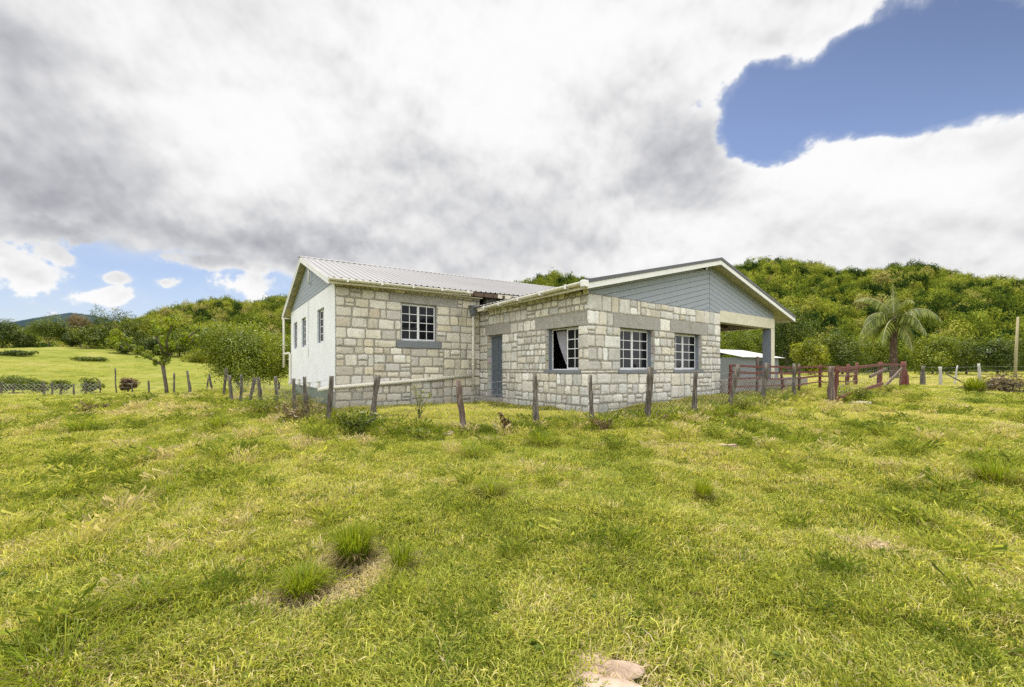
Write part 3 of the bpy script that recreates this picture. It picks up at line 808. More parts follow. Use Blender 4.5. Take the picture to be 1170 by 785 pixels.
def stone_rects(x0, x1, z0, z1, blocked, ch=(.19, .31), sw=(.18, .48)):
    """irregular coursed stones in the rectangle, leaving the blocked rectangles free"""
    zs = sorted({z0, z1, *[min(max(b[k], z0), z1) for b in blocked for k in (2, 3)]})
    zs = [z for i, z in enumerate(zs) if i == 0 or z-zs[i-1] > .03]
    out = []
    for za, zb in zip(zs[:-1], zs[1:]):
        holes = [(b[0], b[1]) for b in blocked if b[2] < zb-.01 and b[3] > za+.01]
        for sa, sb in subtract(x0, x1, holes):
            # blocks of a metre or two, each with its own courses
            p = sa
            while p < sb-.01:
                q = min(sb, p+rs.uniform(1.0, 2.4))
                if sb-q < .6: q = sb
                h = zb-za; nc = max(1, round(h/rs.uniform(*ch)))
                cut = [za+h*i/nc + (rs.uniform(-.18, .18)*h/nc if 0 < i < nc else 0) for i in range(nc+1)]
                for c0, c1 in zip(cut[:-1], cut[1:]):
                    a = p
                    while a < q-.01:
                        w = rs.uniform(*sw)*(.75 if c1-c0 < .22 else 1.0)
                        b = a+w
                        if q-b < .16: b = q
                        if c1-c0 > .24 and b-a < .5 and rs.random() < .13:
                            m = c0+(c1-c0)*rs.uniform(.4, .6)
                            out += [(a, b, c0, m), (a, b, m, c1)]
                        else: out.append((a, b, c0, c1))
                        a = b
                p = q
    return out

def add_stone(mb, to3, a0, a1, z0, z1, pal):
    g = rs.uniform(.010, .021)
    a0, a1, z0, z1 = a0+g, a1-g, z0+g, z1-g
    if a1-a0 < .03 or z1-z0 < .03: return
    j = min(.022, .12*min(a1-a0, z1-z0))
    def J(): return rs.uniform(-j, j)
    cut = min(.35*min(a1-a0, z1-z0), rs.uniform(.012, .042))
    am, zm = (a0+a1)/2+J(), (z0+z1)/2+J()
    ring = [(a0+cut, z0+J()*.6), (am, z0+J()*.8), (a1-cut, z0+J()*.6), (a1+J()*.6, z0+cut), (a1+J()*.8, zm), (a1+J()*.6, z1-cut),
            (a1-cut, z1+J()*.6), (am, z1+J()*.8), (a0+cut, z1+J()*.6), (a0+J()*.6, z1-cut), (a0+J()*.8, zm), (a0+J()*.6, z0+cut)]
    ca, cz = (a0+a1)/2, (z0+z1)/2
    pr = rs.uniform(.014, .042)
    def shrink(k): return [(ca+(p-ca)*(1-k*2/(a1-a0)), cz+(q-cz)*(1-k*2/(z1-z0))) for p, q in ring]
    r1 = shrink(min(.012, .2*(a1-a0), .2*(z1-z0)))
    r2 = shrink(min(.05, .3*(a1-a0), .3*(z1-z0)))
    n = 12
    vs = [to3(p, q, -.01) for p, q in ring] + [to3(p, q, pr*.7+rs.uniform(-.003, .003)) for p, q in r1] + [to3(p, q, pr+rs.uniform(-.004, .004)) for p, q in r2] + [to3(ca, cz, pr+rs.uniform(-.004, .008))]
    fs = []
    for L in range(2):
        for k in range(n):
            k2 = (k+1) % n
            fs.append((L*n+k, L*n+k2, (L+1)*n+k2, (L+1)*n+k))
    for k in range(n): fs.append((2*n+k, 2*n+(k+1) % n, 3*n))
    c = rs.choice(pal); m = rs.uniform(.85, 1.2); w = rs.uniform(-.014, .018)
    mb.add(vs, fs, (min(.86, c[0]*m+w), min(.86, c[1]*m), min(.84, c[2]*m-w)))

def wall_cells(mb, to3, x0, x1, z0, z1, thick, holes, col=None, mi=0):
    xs = sorted({x0, x1, *[h[k] for h in holes for k in (0, 1)]}); zs = sorted({z0, z1, *[h[k] for h in holes for k in (2, 3)]})
    for a, b in zip(xs[:-1], xs[1:]):
        for c, d in zip(zs[:-1], zs[1:]):
            if any(h[0] < (a+b)/2 < h[1] and h[2] < (c+d)/2 < h[3] for h in holes): continue
            v = [to3(a, c, 0), to3(b, c, 0), to3(b, d, 0), to3(a, d, 0), to3(a, c, -thick), to3(b, c, -thick), to3(b, d, -thick), to3(a, d, -thick)]
            mb.add(v, [(0,1,2,3), (7,6,5,4), (0,4,5,1), (1,5,6,2), (2,6,7,3), (3,7,4,0)], col, mi)

def stone_wall(to3, x0, x1, z0, z1, holes, lintels, sills, pal, ext=(0, 0), **kw):
    mb = MB()
    wall_cells(mb, to3, x0, x1, z0-.5, z1, .30, holes, MORTAR)
    blocked = list(holes)+list(lintels)+list(sills)
    for r in stone_rects(x0-ext[0], x1+ext[1], z0, z1, blocked, **kw): add_stone(mb, to3, *r, pal)
    for a0, a1, c0, c1 in lintels:      # smooth concrete lintels, a shade proud of the mortar
        mb.prism([(a0, c0+.002), (a1, c0+.002), (a1, c1-.004), (a0, c1-.004)], to3, -.05, .012, (.36, .35, .325))
    # the stone jambs inside the openings
    for a0, a1, c0, c1 in holes:
        for side, sg in ((a0, 1), (a1, -1)):
            z = c0
            while z < c1-.02:
                zz = min(c1, z+rs.uniform(.2, .34)); c = rs.choice(pal)
                pts = [(side-.002*sg, z+.01), (side+.012*sg, z+.01), (side+.012*sg, zz-.01), (side-.002*sg, zz-.01)]
                mb.prism(pts, to3, -.16, -.01, tuple(x*rs.uniform(.85, 1.05) for x in c)); z = zz
    return mb.build('stone_wall', M['stone'], house)

WZ = 2.02
W2, W3 = (1.31, 2.90, -.05, 1.18), (4.00, 5.62, -.05, 1.17)
W1, DR = (.36, 1.72, -.05, 1.18), (4.03, 4.98, -1.02, 1.20)
WM = (-3.06, -1.76, .93, 2.20)
front = mx_front(0.0); side = mx_side(0.0); main = mx_front(5.53)
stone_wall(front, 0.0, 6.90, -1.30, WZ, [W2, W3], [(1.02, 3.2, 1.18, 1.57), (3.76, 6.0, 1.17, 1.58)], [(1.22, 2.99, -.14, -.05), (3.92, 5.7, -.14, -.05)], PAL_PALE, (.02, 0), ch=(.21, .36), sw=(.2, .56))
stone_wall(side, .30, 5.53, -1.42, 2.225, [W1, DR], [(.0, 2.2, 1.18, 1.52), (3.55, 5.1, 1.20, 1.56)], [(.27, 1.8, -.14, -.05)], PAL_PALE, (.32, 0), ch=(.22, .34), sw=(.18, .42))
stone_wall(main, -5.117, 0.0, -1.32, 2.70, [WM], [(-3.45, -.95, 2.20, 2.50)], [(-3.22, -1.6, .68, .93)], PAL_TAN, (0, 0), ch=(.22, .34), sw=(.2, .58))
# remaining walls of the carcass
mb = MB()
wall_cells(mb, lambda a, z, d: (6.9+d, a, z+OFF), .302, 5.53, -1.8, WZ, .25, [])
wall_cells(mb, mx_front(5.53), .302, 12.0, -1.8, 2.70, .25, [])
mb.build('stone_wall', M['concrete'], house)
mb = MB(); wall_cells(mb, lambda a, z, d: (11.98+d, a, z+OFF), 5.785, 14.13, -1.8, 2.85, .25, []); wall_cells(mb, lambda a, z, d: (a, 14.14+d, z+OFF), -4.86, 11.7, -1.8, 2.75, .25, [])
mb.build('rendered_wall', M['render'], house)
WW = [(6.99, 8.12, .88, 2.05), (10.31, 11.30, .88, 2.06), (12.40, 13.36, .88, 2.06)]
mb = MB(); wall_cells(mb, mx_side(-5.137), 5.54, 14.14, -.70, 2.62, .26, WW)
mb.prism([(9.72, .45), (9.79, .45), (9.79, 2.6), (9.72, 2.6)], mx_side(-5.137), .002, .03)        # thin raised strip
mb.build('rendered_wall', M['render'], house)
mb = MB(); wall_cells(mb, mx_side(-5.10), 5.84, 14.13, -1.9, -.702, .2, []); mb.build('plinth', M['moss'], house)
mb = MB(); mb.box(-4.85, 11.7, 5.85, 13.85, -.75+OFF, -.65+OFF); mb.box(.32, 6.6, .32, 5.5, -1.0+OFF, -.9+OFF); mb.build('floor', M['dark'], house)
mb = MB(); mb.box(-4.85, 11.7, 5.80, 13.86, 2.62+OFF, 2.66+OFF); mb.box(.31, 6.64, .31, 5.52, WZ+.002+OFF, WZ+.04+OFF); mb.build('ceiling', M['dark'], house)

# ---- windows
def window(to3, hole, depth, sashes, rows, name='window', sill=None, skip_open=None, fmat='frame'):
    a0, a1, c0, c1 = hole
    f = .035
    mb = MB(); fr = f
    def bar(p0, p1, q0, q1, d0, d1): mb.prism([(p0, q0), (p1, q0), (p1, q1), (p0, q1)], to3, d0, d1)
    e = .003
    bar(a0+e, a0+fr, c0+e, c1-e, -depth-.04, -depth); bar(a1-fr, a1-e, c0+e, c1-e, -depth-.04, -depth)
    bar(a0+fr, a1-fr, c0+e, c0+fr, -depth-.04, -depth); bar(a0+fr, a1-fr, c1-fr, c1-e, -depth-.04, -depth)
    win = mb.build(name, M[fmat], house)
    x = a0+fr; w = (a1-a0-2*fr)/len(sashes)
    for i, n in enumerate(sashes):
        l, r = x+i*w, x+(i+1)*w
        if n == 0: continue
        sm = MB(); mb = sm
        dd = depth-.012-(.012 if i % 2 else 0)
        def bar2(p0, p1, q0, q1, t=.02): sm.prism([(p0, q0), (p1, q0), (p1, q1), (p0, q1)], to3, -dd-t, -dd)
        b = .038
        bar2(l, l+b, c0+fr, c1-fr); bar2(r-b, r, c0+fr, c1-fr); bar2(l+b, r-b, c0+fr, c0+fr+b); bar2(l+b, r-b, c1-fr-b, c1-fr)
        for k in range(1, n):
            m = l+b+(r-l-2*b)*k/n; sm.prism([(m-.011, c0+fr+b), (m+.011, c0+fr+b), (m+.011, c1-fr-b), (m-.011, c1-fr-b)], to3, -dd-.018, -dd-.002)
        for k in range(1, rows):
            m = c0+fr+b+(c1-c0-2*fr-2*b)*k/rows; sm.prism([(l+b, m-.011), (r-b, m-.011), (r-b, m+.011), (l+b, m+.011)], to3, -dd-.020, -dd-.004)
        so = sm.build('sash', M[fmat], win)
        gm = MB(); gm.prism([(l+b*.5, c0+fr+b*.5), (r-b*.5, c0+fr+b*.5), (r-b*.5, c1-fr-b*.5), (l+b*.5, c1-fr-b*.5)], to3, -dd-.014, -dd-.009)
        gm.build('pane', M['glass'], win)
    if sill:
        s0, s1, z0, z1, pr = sill
        mb = MB(); vs = []
        mb.prism([(s0, z0), (s1, z0), (s1, z1-.004), (s0, z1-.004)], to3, -.06, pr)
        mb.prism([(a0+.002, c0-.03), (a1-.002, c0-.03), (a1-.002, c0+.006), (a0+.002, c0+.006)], to3, -depth-.06, -.058)
        mb.build('sill', M['sill'], win)
    # painted inner half of the jambs
    for p0, p1 in ((a0+.001, a0+.016), (a1-.016, a1-.001)):
        mb = MB(); mb.prism([(p0, c0+.008), (p1, c0+.008), (p1, c1-.002), (p0, c1-.002)], to3, -depth, -depth*.42); mb.build('painted_jamb', M['bluegrey'], win)
    return win
window(front, W2, .23, (2, 2), 4, sill=(1.22, 2.99, -.14, -.05, .04))
window(front, W3, .23, (2, 2), 4, sill=(3.92, 5.7, -.14, -.05, .04))
w1 = window(side, W1, .23, (2, 0), 4, sill=(.27, 1.8, -.14, -.05, .04))
window(main, WM, .13, (2, 2), 4, sill=(-3.22, -1.6, .70, .93, .05))
for h in WW: window(mx_side(-5.137), h, .12, (1, 1), 4)
# the pale curtain behind the open half of the side window
mb = MB()
n = 26; vs = []; fs = []
for j in range(13):
    for i in range(n+1):
        zz = 1.12-j*.085; k = j/12
        w0, w1_ = 1.02, 1.62-.42*k**1.4
        a = w0+(w1_-w0)*i/n
        vs.append(side(a, zz, -.36-.02*math.sin(i*1.4+j*.1)))
for j in range(12):
    for i in range(n): fs.append((j*(n+1)+i, j*(n+1)+i+1, (j+1)*(n+1)+i+1, (j+1)*(n+1)+i))
mb.add(vs, fs, smooth=True); mb.build('curtain', M['curtain'], w1, fix=False)

# ---- door
mb = MB()
a0, a1, c0, c1 = DR
mb.prism([(a0+.05, c0+.01), (a1-.05, c0+.01), (a1-.05, c1-.05), (a0+.05, c1-.05)], side, -.24, -.20)
for q0, q1 in ((-.9, -.2), (-.08, .55), (.65, 1.08)):
    for p0, p1 in ((a0+.13, (a0+a1)/2-.05), ((a0+a1)/2+.05, a1-.13)):
        mb.prism([(p0, q0), (p1, q0), (p1, q1), (p0, q1)], side, -.199, -.187)
door = mb.build('door', M['doorpaint'], house)
mb = MB()
for p0, p1, q0, q1 in ((a0+.002, a0+.05, c0, c1-.002), (a1-.05, a1-.002, c0, c1-.002), (a0+.05, a1-.05, c1-.05, c1-.002)):
    mb.prism([(p0, q0), (p1, q0), (p1, q1), (p0, q1)], side, -.25, -.15)
mb.build('door_frame', M['bluegrey'], door)
mb = MB(); mb.tube([side(a0+.14, .0, -.186), side(a0+.14, .0, -.14)], .012); mb.tube([side(a0+.14, .0, -.14), side(a0+.26, .0, -.14)], .011); mb.build('handle', M['wire'], door)
mb = MB(); mb.bbox(-.35, .001, DR[0]-.1, DR[1]+.1, -1.25+OFF, -1.03+OFF, .02); mb.build('door_step', M['concrete'], house)

# ---- roofs
def rib_sheet(mb, s0, s1, pitch, ra, rb, rise=.028, tilt=0.0, thick=.004):
    """ribbed sheet between two slope lines ra=(t,z), rb=(t,z), ribs running up the slope"""
    xs = []; s = s0
    while s < s1:
        for q, h in ((0, 0), (.62, 0), (.72, 1), (.90, 1)):
            xs.append((s+q*pitch, h*rise))
        s += pitch
    xs.append((s, 0))
    nn = 7
    vs = []; fs = []
    for j in range(nn):
        k = j/(nn-1); t = ra[0]+(rb[0]-ra[0])*k; z = ra[1]+(rb[1]-ra[1])*k
        for x, h in xs:
            vs.append((x, t, z+h+tilt*(x-s0)+OFF + .006*math.sin(x*1.7+k*5)))
    m = len(xs)
    for j in range(nn-1):
        for i in range(m-1): fs.append((j*m+i, j*m+i+1, (j+1)*m+i+1, (j+1)*m+i))
    mb.add(vs, fs)
RT = .025
def rz(s, z): return z+RT*(s+5.4)
S0, S1 = -5.42, 12.0
TE, ZE, TR, ZR, TB, ZB = 5.12, 2.66, 9.83, 4.27, 14.90, 2.56
mb = MB(); rib_sheet(mb, S0, S1, .21, (TE-.03, ZE), (TR-.03, ZR), tilt=RT); rib_sheet(mb, S0, S1, .21, (TB+.03, ZB), (TR+.03, ZR), tilt=RT)
roof = mb.build('metal_roof', M['zinc'], house, fix=False)
# ridge cap riding on the ribs: dark blocks beneath it paint the shaded hollows
mb = MB()
vs = []
for s in (S0-.03, S1): vs += [(s, TR-.17, rz(s, ZR-.022)+OFF), (s, TR, rz(s, ZR+.05)+OFF), (s, TR+.17, rz(s, ZR-.022)+OFF)]
mb.add(vs, [(0, 1, 4, 3), (1, 2, 5, 4)]); mb.build('ridge_cap', M['zinc'], roof, fix=False)
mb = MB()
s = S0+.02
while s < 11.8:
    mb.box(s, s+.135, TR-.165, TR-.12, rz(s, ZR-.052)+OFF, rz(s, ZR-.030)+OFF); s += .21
mb.build('ridge_notch_shade', M['darkgap'], roof)
def slab(mb, s0, s1, ta, za, tb, zb, d0, d1):
    """sloping board: between (ta,za) and (tb,zb), from d0 to d1 below the line"""
    P = [(ta, za-d0), (tb, zb-d0), (tb, zb-d1), (ta, za-d1)]
    vs = [(s, t, rz(s, z)+OFF) for s in (s0, s1) for t, z in P]
    mb.add(vs, [(0, 1, 2, 3), (7, 6, 5, 4), (0, 4, 5, 1), (1, 5, 6, 2), (2, 6, 7, 3), (3, 7, 4, 0)])
mb = MB()
slab(mb, S0+.035, S1-.1, TE+.02, ZE, TR, ZR, .05, .075); slab(mb, S0+.035, S1-.1, TR, ZR, TB-.02, ZB, .05, .075)
for k in range(1, 5):                                   # battens under the overhang
    for ta, za, tb, zb in ((TE, ZE, TR, ZR), (TR, ZR, TB, ZB)):
        q = k/5; slab(mb, S0+.04, -5.14, ta+(tb-ta)*q-.02, za+(zb-za)*q, ta+(tb-ta)*q+.02, za+(zb-za)*q, .076, .11)
mb.build('soffit', M['soffit'], house)
for ta, za, tb, zb in ((TE, ZE, TR, ZR), (TR, ZR, TB, ZB)):
    mb = MB(); slab(mb, S0, S0+.03, ta, za, tb, zb, .01, .19); slab(mb, S0-.012, S0, ta, za, tb, zb, .0, .05); mb.build('bargeboard', M['white'], house)
mb = MB(); slab(mb, S0+.03, -.62, TE, ZE, TE+.022, ZE, .02, .17); mb.build('fascia', M['cream'], house)
mb = MB(); slab(mb, -.619, .55, TE, ZE, TE+.022, ZE, .02, .17); mb.build('fascia', M['timber'], house)
mb = MB(); slab(mb, .551, S1, TE, ZE, TE+.022, ZE, .02, .17); mb.build('fascia', M['cream'], house)
mb = MB(); mb.box(S0+.04, -.1, TE+.03, 5.525, rz(-4, ZE)-.13+OFF, rz(-4, ZE)-.115+OFF); mb.build('soffit', M['soffit'], house)
# gable panel of the main block: level boards
mb = MB()
def roof_at(t): return ZE+(ZR-ZE)*(t-TE)/(TR-TE) if t < TR else ZR+(ZB-ZR)*(t-TR)/(TB-TR)
zz = 2.63
while zz < 4.1:
    z1 = zz+.15
    def span(z):
        return TE+(z+.08-ZE)/(ZR-ZE)*(TR-TE), TR+(z+.08-ZR)/(ZB-ZR)*(TB-TR)
    l0, r0 = span(zz); l1, r1 = span(z1-.008)
    l0, l1, r0, r1 = max(l0, 5.45), max(l1, 5.45), min(r0, 14.2), min(r1, 14.2)
    if r1 > l1: mb.prism([(l0, zz), (r0, zz), (r1, z1-.008), (l1, z1-.008)], mx_side(-5.15), -.03, .0)
    zz = z1
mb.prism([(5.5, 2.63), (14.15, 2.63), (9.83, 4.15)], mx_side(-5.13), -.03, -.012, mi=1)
gab = mb.build('gable_panel', [M['siding'], M['darkgap']], house)
mb = MB(); pts = [mx_side(-5.15)(9.0, 3.75, .0), mx_side(-5.15)(9.0, 3.75, .10), mx_side(-5.15)(9.0, 3.35, .11), mx_side(-5.15)(9.15, 3.2, .09), mx_side(-5.15)(9.35, 3.2, .05)]
mb.tube(pts, .03, 8); mb.build('vent_pipe', M['white'], gab)

def gutter(mb, P0, P1, out, rad=.075, n=8):
    """half-round gutter from P0 to P1; out = unit vector away from the wall"""
    P0, P1, out = Vector(P0), Vector(P1), Vector(out)
    prof = [(math.cos(math.pi*k/n), -math.sin(math.pi*k/n)) for k in range(n+1)]
    vs = []
    for r in (rad, rad-.008):
        for P in (P0, P1):
            for c, z in prof: vs.append(P+out*c*r+Vector((0, 0, z*r)))
    m = n+1; fs = []
    for i in range(n):
        fs.append((i, i+1, m+i+1, m+i)); fs.append((2*m+i, 3*m+i, 3*m+i+1, 2*m+i+1))
    fs += [(0, m, 3*m, 2*m), (n, 2*m+n, 3*m+n, m+n)]
    mb.add(vs, fs, smooth=True)
    for i in range(n): pass
    e = []
    for k, P in ((0, P0), (1, P1)):
        b = len(mb.v); mb.v.extend([tuple(P+out*c*rad+Vector((0, 0, z*rad))) for c, z in prof]); mb.f.append(list(range(b, b+m))); mb.c.append((1,1,1)); mb.m.append(0); mb.smooth.append(False)
mb = MB(); gs0, gs1 = S0+.01, -.62
gutter(mb, (gs0, TE-.09, rz(gs0, ZE-.03)+OFF), (gs1, TE-.09, rz(gs1, ZE-.05)+OFF), (0, -1, 0))
gut = mb.build('gutter', M['pvc'], house)
mb = MB()
for k in range(5):
    s = -4.9+k*1.02
    mb = MB(); mb.box(s-.03, s+.03, TE-.18, TE-.166, rz(s, ZE-.12)+OFF, rz(s, ZE-.02)+OFF); mb.box(s-.03, s+.03, TE-.167, TE, rz(s, ZE-.12)+OFF, rz(s, ZE-.108)+OFF); mb.build('gutter_bracket', M['white'], gut)
# dark rafter ends where the gutter stops
mb = MB()
for k in range(5):
    s = -.5+k*.42; mb.box(s, s+.07, TE-.06, TE+.40, rz(s, ZE-.17)+OFF, rz(s, ZE-.06)+OFF)
mb.build('rafter', M['timber'], house)

# ---- wing roof
GL, GR, GC = -.42, 12.55, 6.2
GZL, GZC, GZR = 2.20, 3.79, 2.22
TF, TK = -.40, 8.3
def wz(s): return GZL+(GZC-GZL)*(s-GL)/(GC-GL) if s < GC else GZC+(GZR-GZC)*(s-GC)/(GR-GC)
def wing_sheet(mb, s0, s1):
    xs = []; t = TF
    while t < 5.2:
        for q, h in ((0, 0), (.62, 0), (.72, 1), (.9, 1)): xs.append((t+q*.21, h*.028))
        t += .21
    xs += [(TK, 0)]
    vs = []; fs = []
    for s in (s0, s1):
        for t, h in xs: vs.append((s, t, wz(s)+.02+h+OFF))
    m = len(xs)
    for i in range(m-1): fs.append((i, i+1, m+i+1, m+i))
    mb.add(vs, fs)
mb = MB(); wing_sheet(mb, GL-.03, GC); wing_sheet(mb, GR+.03, GC)
wroof = mb.build('metal_roof', M['zinc'], house, fix=False)
def rake(mb, s0, s1, t0, t1, d0, d1):
    vs = [(s, t, wz(s)-d+OFF) for t in (t0, t1) for s, d in ((s0, d0), (s1, d0), (s1, d1), (s0, d1))]
    mb.add(vs, [(0, 1, 2, 3), (7, 6, 5, 4), (0, 4, 5, 1), (1, 5, 6, 2), (2, 6, 7, 3), (3, 7, 4, 0)])
for sa, sb in ((GL-.03, GC), (GC, GR+.03)):
    mb = MB(); rake(mb, sa, sb, TF-.025, TF+.08, -.075, .02); mb.build('roof_flashing', M['flash'], wroof)
    mb = MB(); rake(mb, sa, sb, TF, TF+.028, .021, .17); mb.build('bargeboard', M['white'], house)
mb = MB(); rake(mb, GL, GC, TF+.03, 5.1, .03, .06); rake(mb, GC, GR, TF+.03, 5.5, .03, .06); mb.build('soffit', M['soffit'], house)
mb = MB(); mb.box(GL, GL+.025, TF+.03, 5.0, GZL-.16+OFF, GZL-.02+OFF); mb.build('fascia', M['cream'], house)
mb = MB(); mb.box(GR-.025, GR, TF+.03, 5.4, GZR-.16+OFF, GZR-.02+OFF); mb.build('fascia', M['cream'], house)
mb = MB(); gutter(mb, (GL-.09, TF+.02, GZL+.005+OFF), (GL-.09, 4.45, GZL-.07+OFF), (-1, 0, 0), .085); gut2 = mb.build('gutter', M['pvc'], house)
mb = MB()
for t in (.25, 1.3, 2.35, 3.4, 4.3):
    z = GZL+.005-.075*(t-TF)/4.85
    mb = MB(); mb.box(GL-.19, GL-.176, t-.035, t+.035, z-.10+OFF, z+.02+OFF); mb.box(GL-.177, GL-.001, t-.035, t+.035, z-.10+OFF, z-.087+OFF); mb.build('gutter_bracket', M['white'], gut2)
mb = MB(); mb.bbox(GL-.19, GL, TF-.03, TF+.10, GZL-.14+OFF, GZL+.03+OFF, .012); mb.build('gutter_end', M['white'], gut2)
# chevron boards in the wing gable
def clip_s(poly, lim, sg):
    out = []
    for (a, b), (c, d) in zip(poly, poly[1:]+poly[:1]):
        ia, ic = (a-lim)*sg >= 0, (c-lim)*sg >= 0
        if ia: out.append((a, b))
        if ia != ic: k = (lim-a)/(c-a); out.append((lim, b+(d-b)*k))
    return out
mb = MB(); w = .175; zb = WZ+.012
for sg, e, zs_ in ((-1, GL, (GZC-GZL)/(GC-GL)), (1, GR, (GZC-GZR)/(GR-GC))):
    k = 0
    while True:
        zt = GZC-.065-k*w; zl = zt-w+.012
        if zt < zb+.02: break
        st = GC+sg*(zt-zb)/zs_; sl = GC+sg*max(0, (zl-zb))/zs_
        a = .35 if k == 0 else .0
        poly = [(GC+sg*.012, zt), (st, zb)] + ([(sl, zb), (GC+sg*.012, zl)] if zl > zb else [(GC+sg*.012, zb)])
        poly = clip_s(clip_s(poly, .0, 1), 11.5, -1)
        mb.prism(poly, mx_front(.05), 0, .022); k += 1
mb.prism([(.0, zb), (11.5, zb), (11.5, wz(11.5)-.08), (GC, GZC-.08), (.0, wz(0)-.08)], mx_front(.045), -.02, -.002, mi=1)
gab2 = mb.build('gable_panel', [M['siding'], M['darkgap']], house)
mb = MB(); mb.prism([(.0, WZ+.003), (6.9, WZ+.003), (6.9, WZ+.010), (.0, WZ+.010)], mx_front(.06), 0, .05); mb.build('gable_sill', M['darkgap'], gab2)
mb = MB(); c = mx_front(.02)(5.62, 3.50, .0)
mb.tube([c, (c[0], c[1]-.10, c[2]+.03)], .05, 10); lampb = mb.build('security_lamp', M['black'], house)
mb = MB(); mb.tube([(c[0], c[1]-.08, c[2]+.01), (c[0]+.03, c[1]-.20, c[2]-.05)], [.045, .075], 12); mb.build('lamp_head', M['black'], lampb)
mb = MB(); mb.tube([(c[0]+.03, c[1]-.198, c[2]-.049), (c[0]+.035, c[1]-.215, c[2]-.058)], [.068, .05], 12); mb.build('lamp_lens', M['lampglass'], lampb)

# ---- carport: beam, columns, ceiling, slab
mb = MB(); mb.bbox(6.903, 11.15, .0, .30, 1.70+OFF, 2.13+OFF, .012); mb.bbox(11.15, 11.50, -.004, .304, 1.70+OFF, 2.13+OFF, .012); mb.build('beam', M['cream'], house)
mb = MB(); mb.bbox(11.2, 11.5, .305, 5.2, 1.74+OFF, 2.11+OFF, .012); mb.build('beam', M['cream'], house)
for t0 in (.0, 5.0):
    mb = MB(); mb.box(11.15, 11.50, t0, t0+.34, -1.2+OFF, 1.698+OFF, mface={5: 1}); mb.build('column', [M['cream'], M['bluegrey']], house)
mb = MB(); mb.box(6.92, 11.19, .31, 5.5, 2.0+OFF, 2.05+OFF)
for k in range(7): mb.box(6.93, 11.18, .45+k*.7, .53+k*.7, 1.86+OFF, 1.998+OFF)
mb.build('carport_ceiling', M['timber'], house)
mb = MB(); mb.bbox(6.91, 12.3, -.18, 5.5, -1.5+OFF, -.42+OFF, .03); mb.build('carport_slab', M['concrete'], house)

# ---- pipes
def flatpt(s, t, z): return (s, t, z+OFF)
mb = MB(); mb.tube([flatpt(-5.62, 5.44, -.63), flatpt(-5.2, 5.44, -.57), flatpt(-2.6, 5.44, -.41), flatpt(-.38, 5.44, -.25)], .062, 12); 
for s in (-3.9, -2.2): mb.tube([flatpt(s-.05, 5.44, -.49+.062*(s+3.9)), flatpt(s+.05, 5.44, -.484+.062*(s+3.9))], .071, 12)
mb.build('drain_pipe', M['pvc'], house)
mb = MB(); mb.tube([flatpt(-.35, 5.42, 1.95), flatpt(-.35, 5.43, -.80)], .052, 12)
for z in (1.2, .1): mb.tube([flatpt(-.35, 5.43, z), flatpt(-.35, 5.43, z+.05)], .060, 12)
dp = mb.build('downpipe', M['pvc'], house)
mb = MB(); v = [flatpt(-.35-.15, 5.27, 2.28), flatpt(-.35+.15, 5.27, 2.28), flatpt(-.35+.15, 5.50, 2.28), flatpt(-.35-.15, 5.50, 2.28), flatpt(-.35-.08, 5.35, 1.93), flatpt(-.35+.08, 5.35, 1.93), flatpt(-.35+.08, 5.49, 1.93), flatpt(-.35-.08, 5.49, 1.93)]
mb.add(v, [(0,1,2,3), (0,4,5,1), (1,5,6,2), (2,6,7,3), (3,7,4,0), (7,6,5,4)]); mb.bbox(-.52, -.18, 5.25, 5.51, 2.27+OFF, 2.31+OFF, .01)
mb.build('hopper', M['sill'], dp)
mb = MB(); mb.tube([flatpt(-5.40, 14.85, 2.42), flatpt(-5.42, 14.75, 2.38), flatpt(-5.42, 14.3, 2.36), flatpt(-5.42, 14.3, .05)], .05, 10); mb.tube([flatpt(-5.42, 14.3, 2.36), flatpt(-5.14, 14.3, 2.36)], .035, 8); mb.build('downpipe', M['pvc'], house)
mb = MB(); mb.tube([flatpt(-5.42, 14.26, .68), flatpt(-5.22, 14.1, .72), flatpt(-5.19, 14.05, .66), flatpt(-5.19, 14.05, -.62), flatpt(-5.3, 13.4, -.72)], .055, 10); mb.build('waste_pipe', M['pvc'], house)
for t, h in ((11.6, .26), (9.4, .2), (7.6, .28)):
    mb = MB(); mb.tube([flatpt(-5.2, t, -.75), flatpt(-5.2, t, -.75+h)], .04, 8); mb.tube([flatpt(-5.2, t, -.75+h), flatpt(-5.2, t, -.70+h)], .055, 8); mb.build('pipe_stub', M['pvc'], house)

# ------------------------------------------------------------------ posts and fences
def post_mb(h, r, lean=(0, 0), seed=0, n=9, flat_top=True):
    r_ = random.Random(seed); mb = MB()
    k = 7; pts = []; rad = []
    bx, by = r_.uniform(-.045, .045), r_.uniform(-.03, .03)
    for i in range(k):
        t = i/(k-1)
        pts.append((lean[0]*t + bx*math.sin(t*5), lean[1]*t + by*math.sin(t*4), -.25+(h+.25)*t)); rad.append(r*(1.12-.28*t)*r_.uniform(.82, 1.16))
    mb.tube(pts, rad, n, wob=.2, rnd=r_)
    return mb
def at_ground(x, y): return (x, y, gz(x, y))
def strand(mb, P, hs, rad=.0022, sag=.02):
    """one wire running past all the posts at a height above ground"""
    for (x0, y0), (x1, y1) in zip(P[:-1], P[1:]):
        a = Vector((x0, y0, gz(x0, y0)+hs)); b = Vector((x1, y1, gz(x1, y1)+hs))
        pts = [a.lerp(b, k/4) - Vector((0, 0, sag*4*(k/4)*(1-k/4))) for k in range(5)]
        mb.tube(pts, rad, 3, cap=False)
